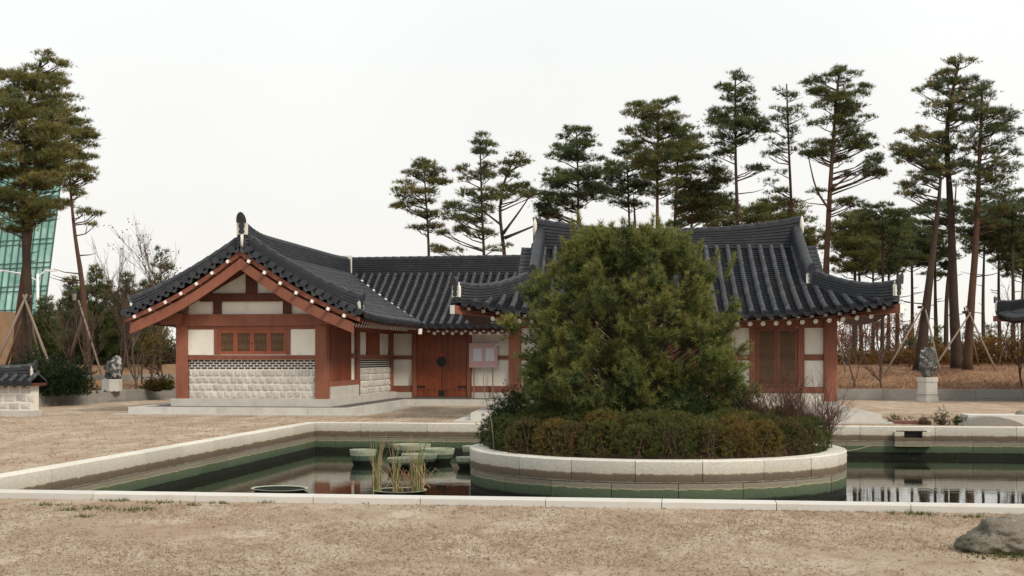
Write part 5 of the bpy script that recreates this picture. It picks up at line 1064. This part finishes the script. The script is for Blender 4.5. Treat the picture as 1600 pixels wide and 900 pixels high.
tub('leftmost green tub standing alone in the pond', 567.5, 28.2, .27, .32)
tub('rearmost green tub partly hidden by other tubs', 644, 30.2, .40, .30)
tub('front green tub of the clustered three', 634, 27.2, .36, .22)
tub('wide-rimmed green tub behind the reeds', 655, 28.0, .36, .24)
tub('ribbed green tub right of the reeds', 684, 28.8, .345, .30)
tub('green tub half hidden by the island', 733, 27.4, .26, .22)
tub('rear green tub glimpsed behind the island edge', 742, 29.6, .27, .30)
tub('sunken tub whose rim barely breaks the water on the left', 437, 22.7, .46, .05, tilt=(0, R(.6)), fill=-1)
tub('near sunken tub holding the reeds', 625, 22.4, .43, .05, fill=.3)
rd = thing('reed_clump', 'clump of green and straw reeds growing in the near sunken tub', 'reeds', tuple(at(625, 22.4, z=WATER)))
kk = 22.4 / F_PX; blades = MB(); straw = MB()
for i in range(110):
    bx = random.choice((-38, -33, -10, -5, 20, 28, 30)) * kk + random.gauss(0, .025); by = random.gauss(0, .1); h_ = random.uniform(.4, 1.0); lx = random.gauss(0, .12) + (.0 if bx < 0 else .05); pts = [(bx + lx * f ** 2, by + random.uniform(-.02, .02), h_ * f) for f in np.linspace(0, 1, 6)]
    (blades if random.random() < .48 else straw).tube(pts, [.0055, .0055, .005, .004, .003, .0015], 4, False)
for i in range(26):
    a0 = np.array([random.uniform(-.38, .4), random.gauss(0, .1), random.uniform(0, .12)]); kn = a0 + [random.uniform(-.15, .25), random.gauss(0, .06), random.uniform(.15, .45)]; e = kn + [random.uniform(-.05, .4), random.gauss(0, .1), random.uniform(-.45, -.1)]; e[2] = max(.01, e[2]); straw.tube([a0, kn, e], [.005, .0045, .003], 4, False)
for i in range(12):
    a0 = np.array([random.uniform(-.1, .3), random.gauss(0, .08), random.uniform(.5, .8)]); e = a0 + [random.uniform(-.12, .12), 0, random.uniform(.03, .14)]; straw.tube([a0, e, e + [.08, 0, -.06]], [.004, .003, .002], 3, False)
blades.build('green_blades', mat('reed_green', (.13, .17, .05), .6, [(5, (.20, .21, .08), .5, .7, I3)]), rd, kind='stuff'); straw.build('straw_blades', mat('reed_straw', (.42, .30, .17), .7, [(5, (.34, .17, .08), .5, .7, I3)]), rd, kind='stuff')

# ------------------------------------------------------------------ right bank bits and boulder
BO = ico('boulder', M['boulder'], None, (0, 0, .06), (.47, .36, .205), 5, .30, 1.5, 3, -.12, label='big grey-brown boulder in the dry grass at the lower right', cat='boulder'); BO.location = tuple(at(1590, 11.45, z=.0))
ico('boulder', M['boulder'], None, (0, 0, .03), (.16, .14, .11), 4, .2, 1.5, 6, -.06, label='small low stone against the left foot of the big boulder', cat='boulder').location = tuple(at(1519, 11.5, z=.0))
b = at(1596, 32.0, z=.04); ico('boulder', M['boulder'], None, (0, 0, .1), (.17, .17, .22), 3, .2, 1.5, 8, label='small grey stone at the end of the flat bridge slab', cat='boulder').location = tuple(b)
t = thing('bridge_slab', 'low arched pale stone slab on the right pond bank', 'stone slab', tuple(at(1548, 31.0, z=.05))); t.rotation_euler = (0, 0, -YAW)
q = np.linspace(-1, 1, 17); v = []
for y in (0, .5): v += [[x * .72, y, 0] for x in q] + [[x * .72, y, .04 + .17 * (1 - x * x)] for x in q]
n = 17; MB().add(v, [(i, i + 1, n + i + 1, n + i) for i in range(16)] + [(2 * n + i, 3 * n + i, 3 * n + i + 1, 2 * n + i + 1) for i in range(16)] + [(n + i, n + i + 1, 3 * n + i + 1, 3 * n + i) for i in range(16)] + [(0, n, 3 * n, 2 * n), (n - 1, 3 * n - 1, 4 * n - 1, 2 * n - 1)]).build('slab', M['kerb'], t)
MB().box(-.4, 2.6, .51, 1.5, 0, .22).build('deck_stone', M['cap'], t)
t = thing('edging_slab', 'thin dull red slab lying near the right pond bank', 'stone slab', tuple(at(1425, 31.9, z=.06))); t.rotation_euler = (0, 0, -YAW - .05)
MB().box(-.42, .42, -.15, .15, 0, .07, j=.02).build('slab', mat('dull_red_slab', (.22, .10, .085), .9, [(6, (.3, .17, .13), .5, .7, I3)]), t)
for i, (u, D, r_, h, lab, cl_) in enumerate(((1472, 31.4, .22, .3, 'weedy tuft beside the arched slab', [(.06, .06, .03), (.12, .09, .05)]), (1500, 31.3, .16, .16, 'low green weed at the foot of the arched slab', [(.05, .07, .02)]), (1445, 31.5, .12, .14, 'sparse dry weed by the red slab', [(.2, .14, .08)]), (1408, 32.3, .3, .16, 'dry weed between platform corner and red slab', [(.2, .14, .06), (.12, .1, .04)]))):
    shrub(lab, at(u, D, z=.05), (r_, r_, h), cl_, 160, .09, .012, 4, 'weed', 'weed', 'weeds on the right bank', ncl=12)

# ------------------------------------------------------------------ near ground: weeds by the kerb, dry litter, pebbles
wl = [(75, 789.5, 1.3), (148, 796, 1.5), (105, 798, .8), (175, 783, 1.2), (205, 798, 1.2), (222, 796, 1.), (250, 786, 1.4), (300, 790, .9), (345, 787, .8), (420, 785, .8), (540, 785, .8), (590, 787, .9), (760, 787, 1.), (800, 787, 1.), (850, 789, 1.), (890, 788, 1.2), (905, 790, .8), (1030, 789, 1.), (1050, 789, .8), (1295, 794, 1.4), (1310, 797, 1.2), (1415, 803, 1.4), (1445, 805, 1.3), (1520, 809, 1.2), (1575, 868, 2.), (1530, 858, 1.6), (1595, 872, 2.0), (130, 808, .7), (700, 786, .8), (1160, 795, .8)]
Ts, Cs = [], []
for i, (u, v, s) in enumerate(wl):
    D = EYE * F_PX / (v - HOR); n = int(26 * s); P = np.array([at(u, D, z=.0)]) + RNG.normal(size=(n, 3)) * [.085 * s, .05 * s, 0]; T, C = tufts(P, np.tile([0, 0, 1.], (n, 1)), 5, .038 + .012 * s, .006, .75, np.tile([(.07, .10, .022)] if i % 3 else [(.12, .13, .035)], (n, 1)), .35); Ts.append(T); Cs.append(C)
leaf_part('kerb_weeds', Ts, Cs, None, 'stuff')
n = 42000; D_ = 9.3 + (14.9 - 9.3) * RNG.random(n) ** .9; X_ = RNG.uniform(-.41, .41, n) * D_; P = np.stack([X_, D_, np.full(n, .003)], 1)
pat = np.sin(X_ * 1.7 + D_ * 2.3) + np.sin(X_ * .6 - D_ * 1.1 + 2) + RNG.normal(0, .9, n); P = P[pat > -.5]; n = len(P); dcol = np.array([(.44, .34, .24), (.36, .26, .175), (.30, .205, .135), (.56, .46, .35), (.24, .18, .125), (.24, .225, .12)])
T, C = tufts(P, unit(np.stack([RNG.normal(size=n), RNG.normal(size=n), np.full(n, .35)], 1)), 2, .035, .006, .45, dcol[RNG.choice(6, n, p=[.28, .25, .18, .16, .11, .02])]); T[:, :, 2] = np.maximum(T[:, :, 2], .001)
leaf_part('dry_grass', [T], [C], None, 'stuff')
n = 9000; D_ = RNG.uniform(17, 37, n); X_ = RNG.uniform(-.42, .42, n) * D_; P = np.stack([X_, D_, np.full(n, .05)], 1); ab = (P[:, :2] - P0); ca, cb = ab @ E1, ab @ E2; ok = ((ca < -RW - .05) | (cb > RW + .05)) & (cb < 6) & ~((X_ > -11.2) & (D_ > 36.3)) & ~((X_ > -1.6) & (D_ > 31.9)); P = P[ok]; P[:, 2] = .05 * np.clip((cb[ok] - PN - 1) / 12, 0, 1) + .002; n = len(P)
T, C = tufts(P, unit(np.stack([RNG.normal(size=n), RNG.normal(size=n), np.full(n, .5)], 1)), 3, .05, .010, .5, dcol[RNG.choice(6, n, p=[.25, .22, .15, .2, .08, .1])]); leaf_part('bank_grass', [T], [C], None, 'stuff')
mb = MB()
for i in range(160):
    D = random.uniform(9.5, 14.6); c = at(random.uniform(0, 1600), D, z=.004); s = random.uniform(.004, .012); mb.add(c + np.array([[-s, 0, 0], [s * .8, -s, 0], [s, s * .7, 0], [-s * .3, s, 0], [0, 0, s * .9]]), [(0, 1, 4), (1, 2, 4), (2, 3, 4), (3, 0, 4)])
mb.build('pebbles', M['boulder'], kind='stuff')

# fallen leaves and flecks: on the water, along the kerbs and over the bare ground
def litter(name, n, f, size, cols):
    P = np.array([f() for _ in range(n)]); a = RNG.uniform(0, 6.28, n); sz = RNG.uniform(.6, 1.3, n) * size; d = np.stack([np.cos(a), np.sin(a), RNG.uniform(-.1, .25, n)], 1) * sz[:, None]; e = np.stack([-np.sin(a), np.cos(a), RNG.uniform(0, .3, n)], 1) * sz[:, None] * .45
    T = np.concatenate([np.stack([P - d, P - e, P + d], 1), np.stack([P - d, P + d, P + e], 1)]); cc = np.array(cols)[RNG.integers(0, len(cols), n)]; T[:, :, 2] = np.maximum(T[:, :, 2], np.concatenate([P, P])[:, None, 2]); leaf_part(name, [T], [np.concatenate([cc, cc])], None, 'stuff')
LC = [(.16, .09, .04), (.22, .14, .06), (.10, .06, .03), (.28, .20, .10)]
litter('floating_leaves', 170, lambda: pool(random.uniform(.1, 26), (lambda b: b if random.random() < .5 else -random.uniform(.05, .8))(random.uniform(PN + .2, -.1)), WATER + .004), .035, LC)
litter('fallen_leaves', 260, lambda: at(random.uniform(-40, 1640), random.uniform(9.6, 14.7), z=.004), .022, LC)
litter('kerb_leaves', 160, lambda: pool(random.uniform(-4, 16), PN - RW - abs(random.gauss(.02, .06)), .006), .022, LC)
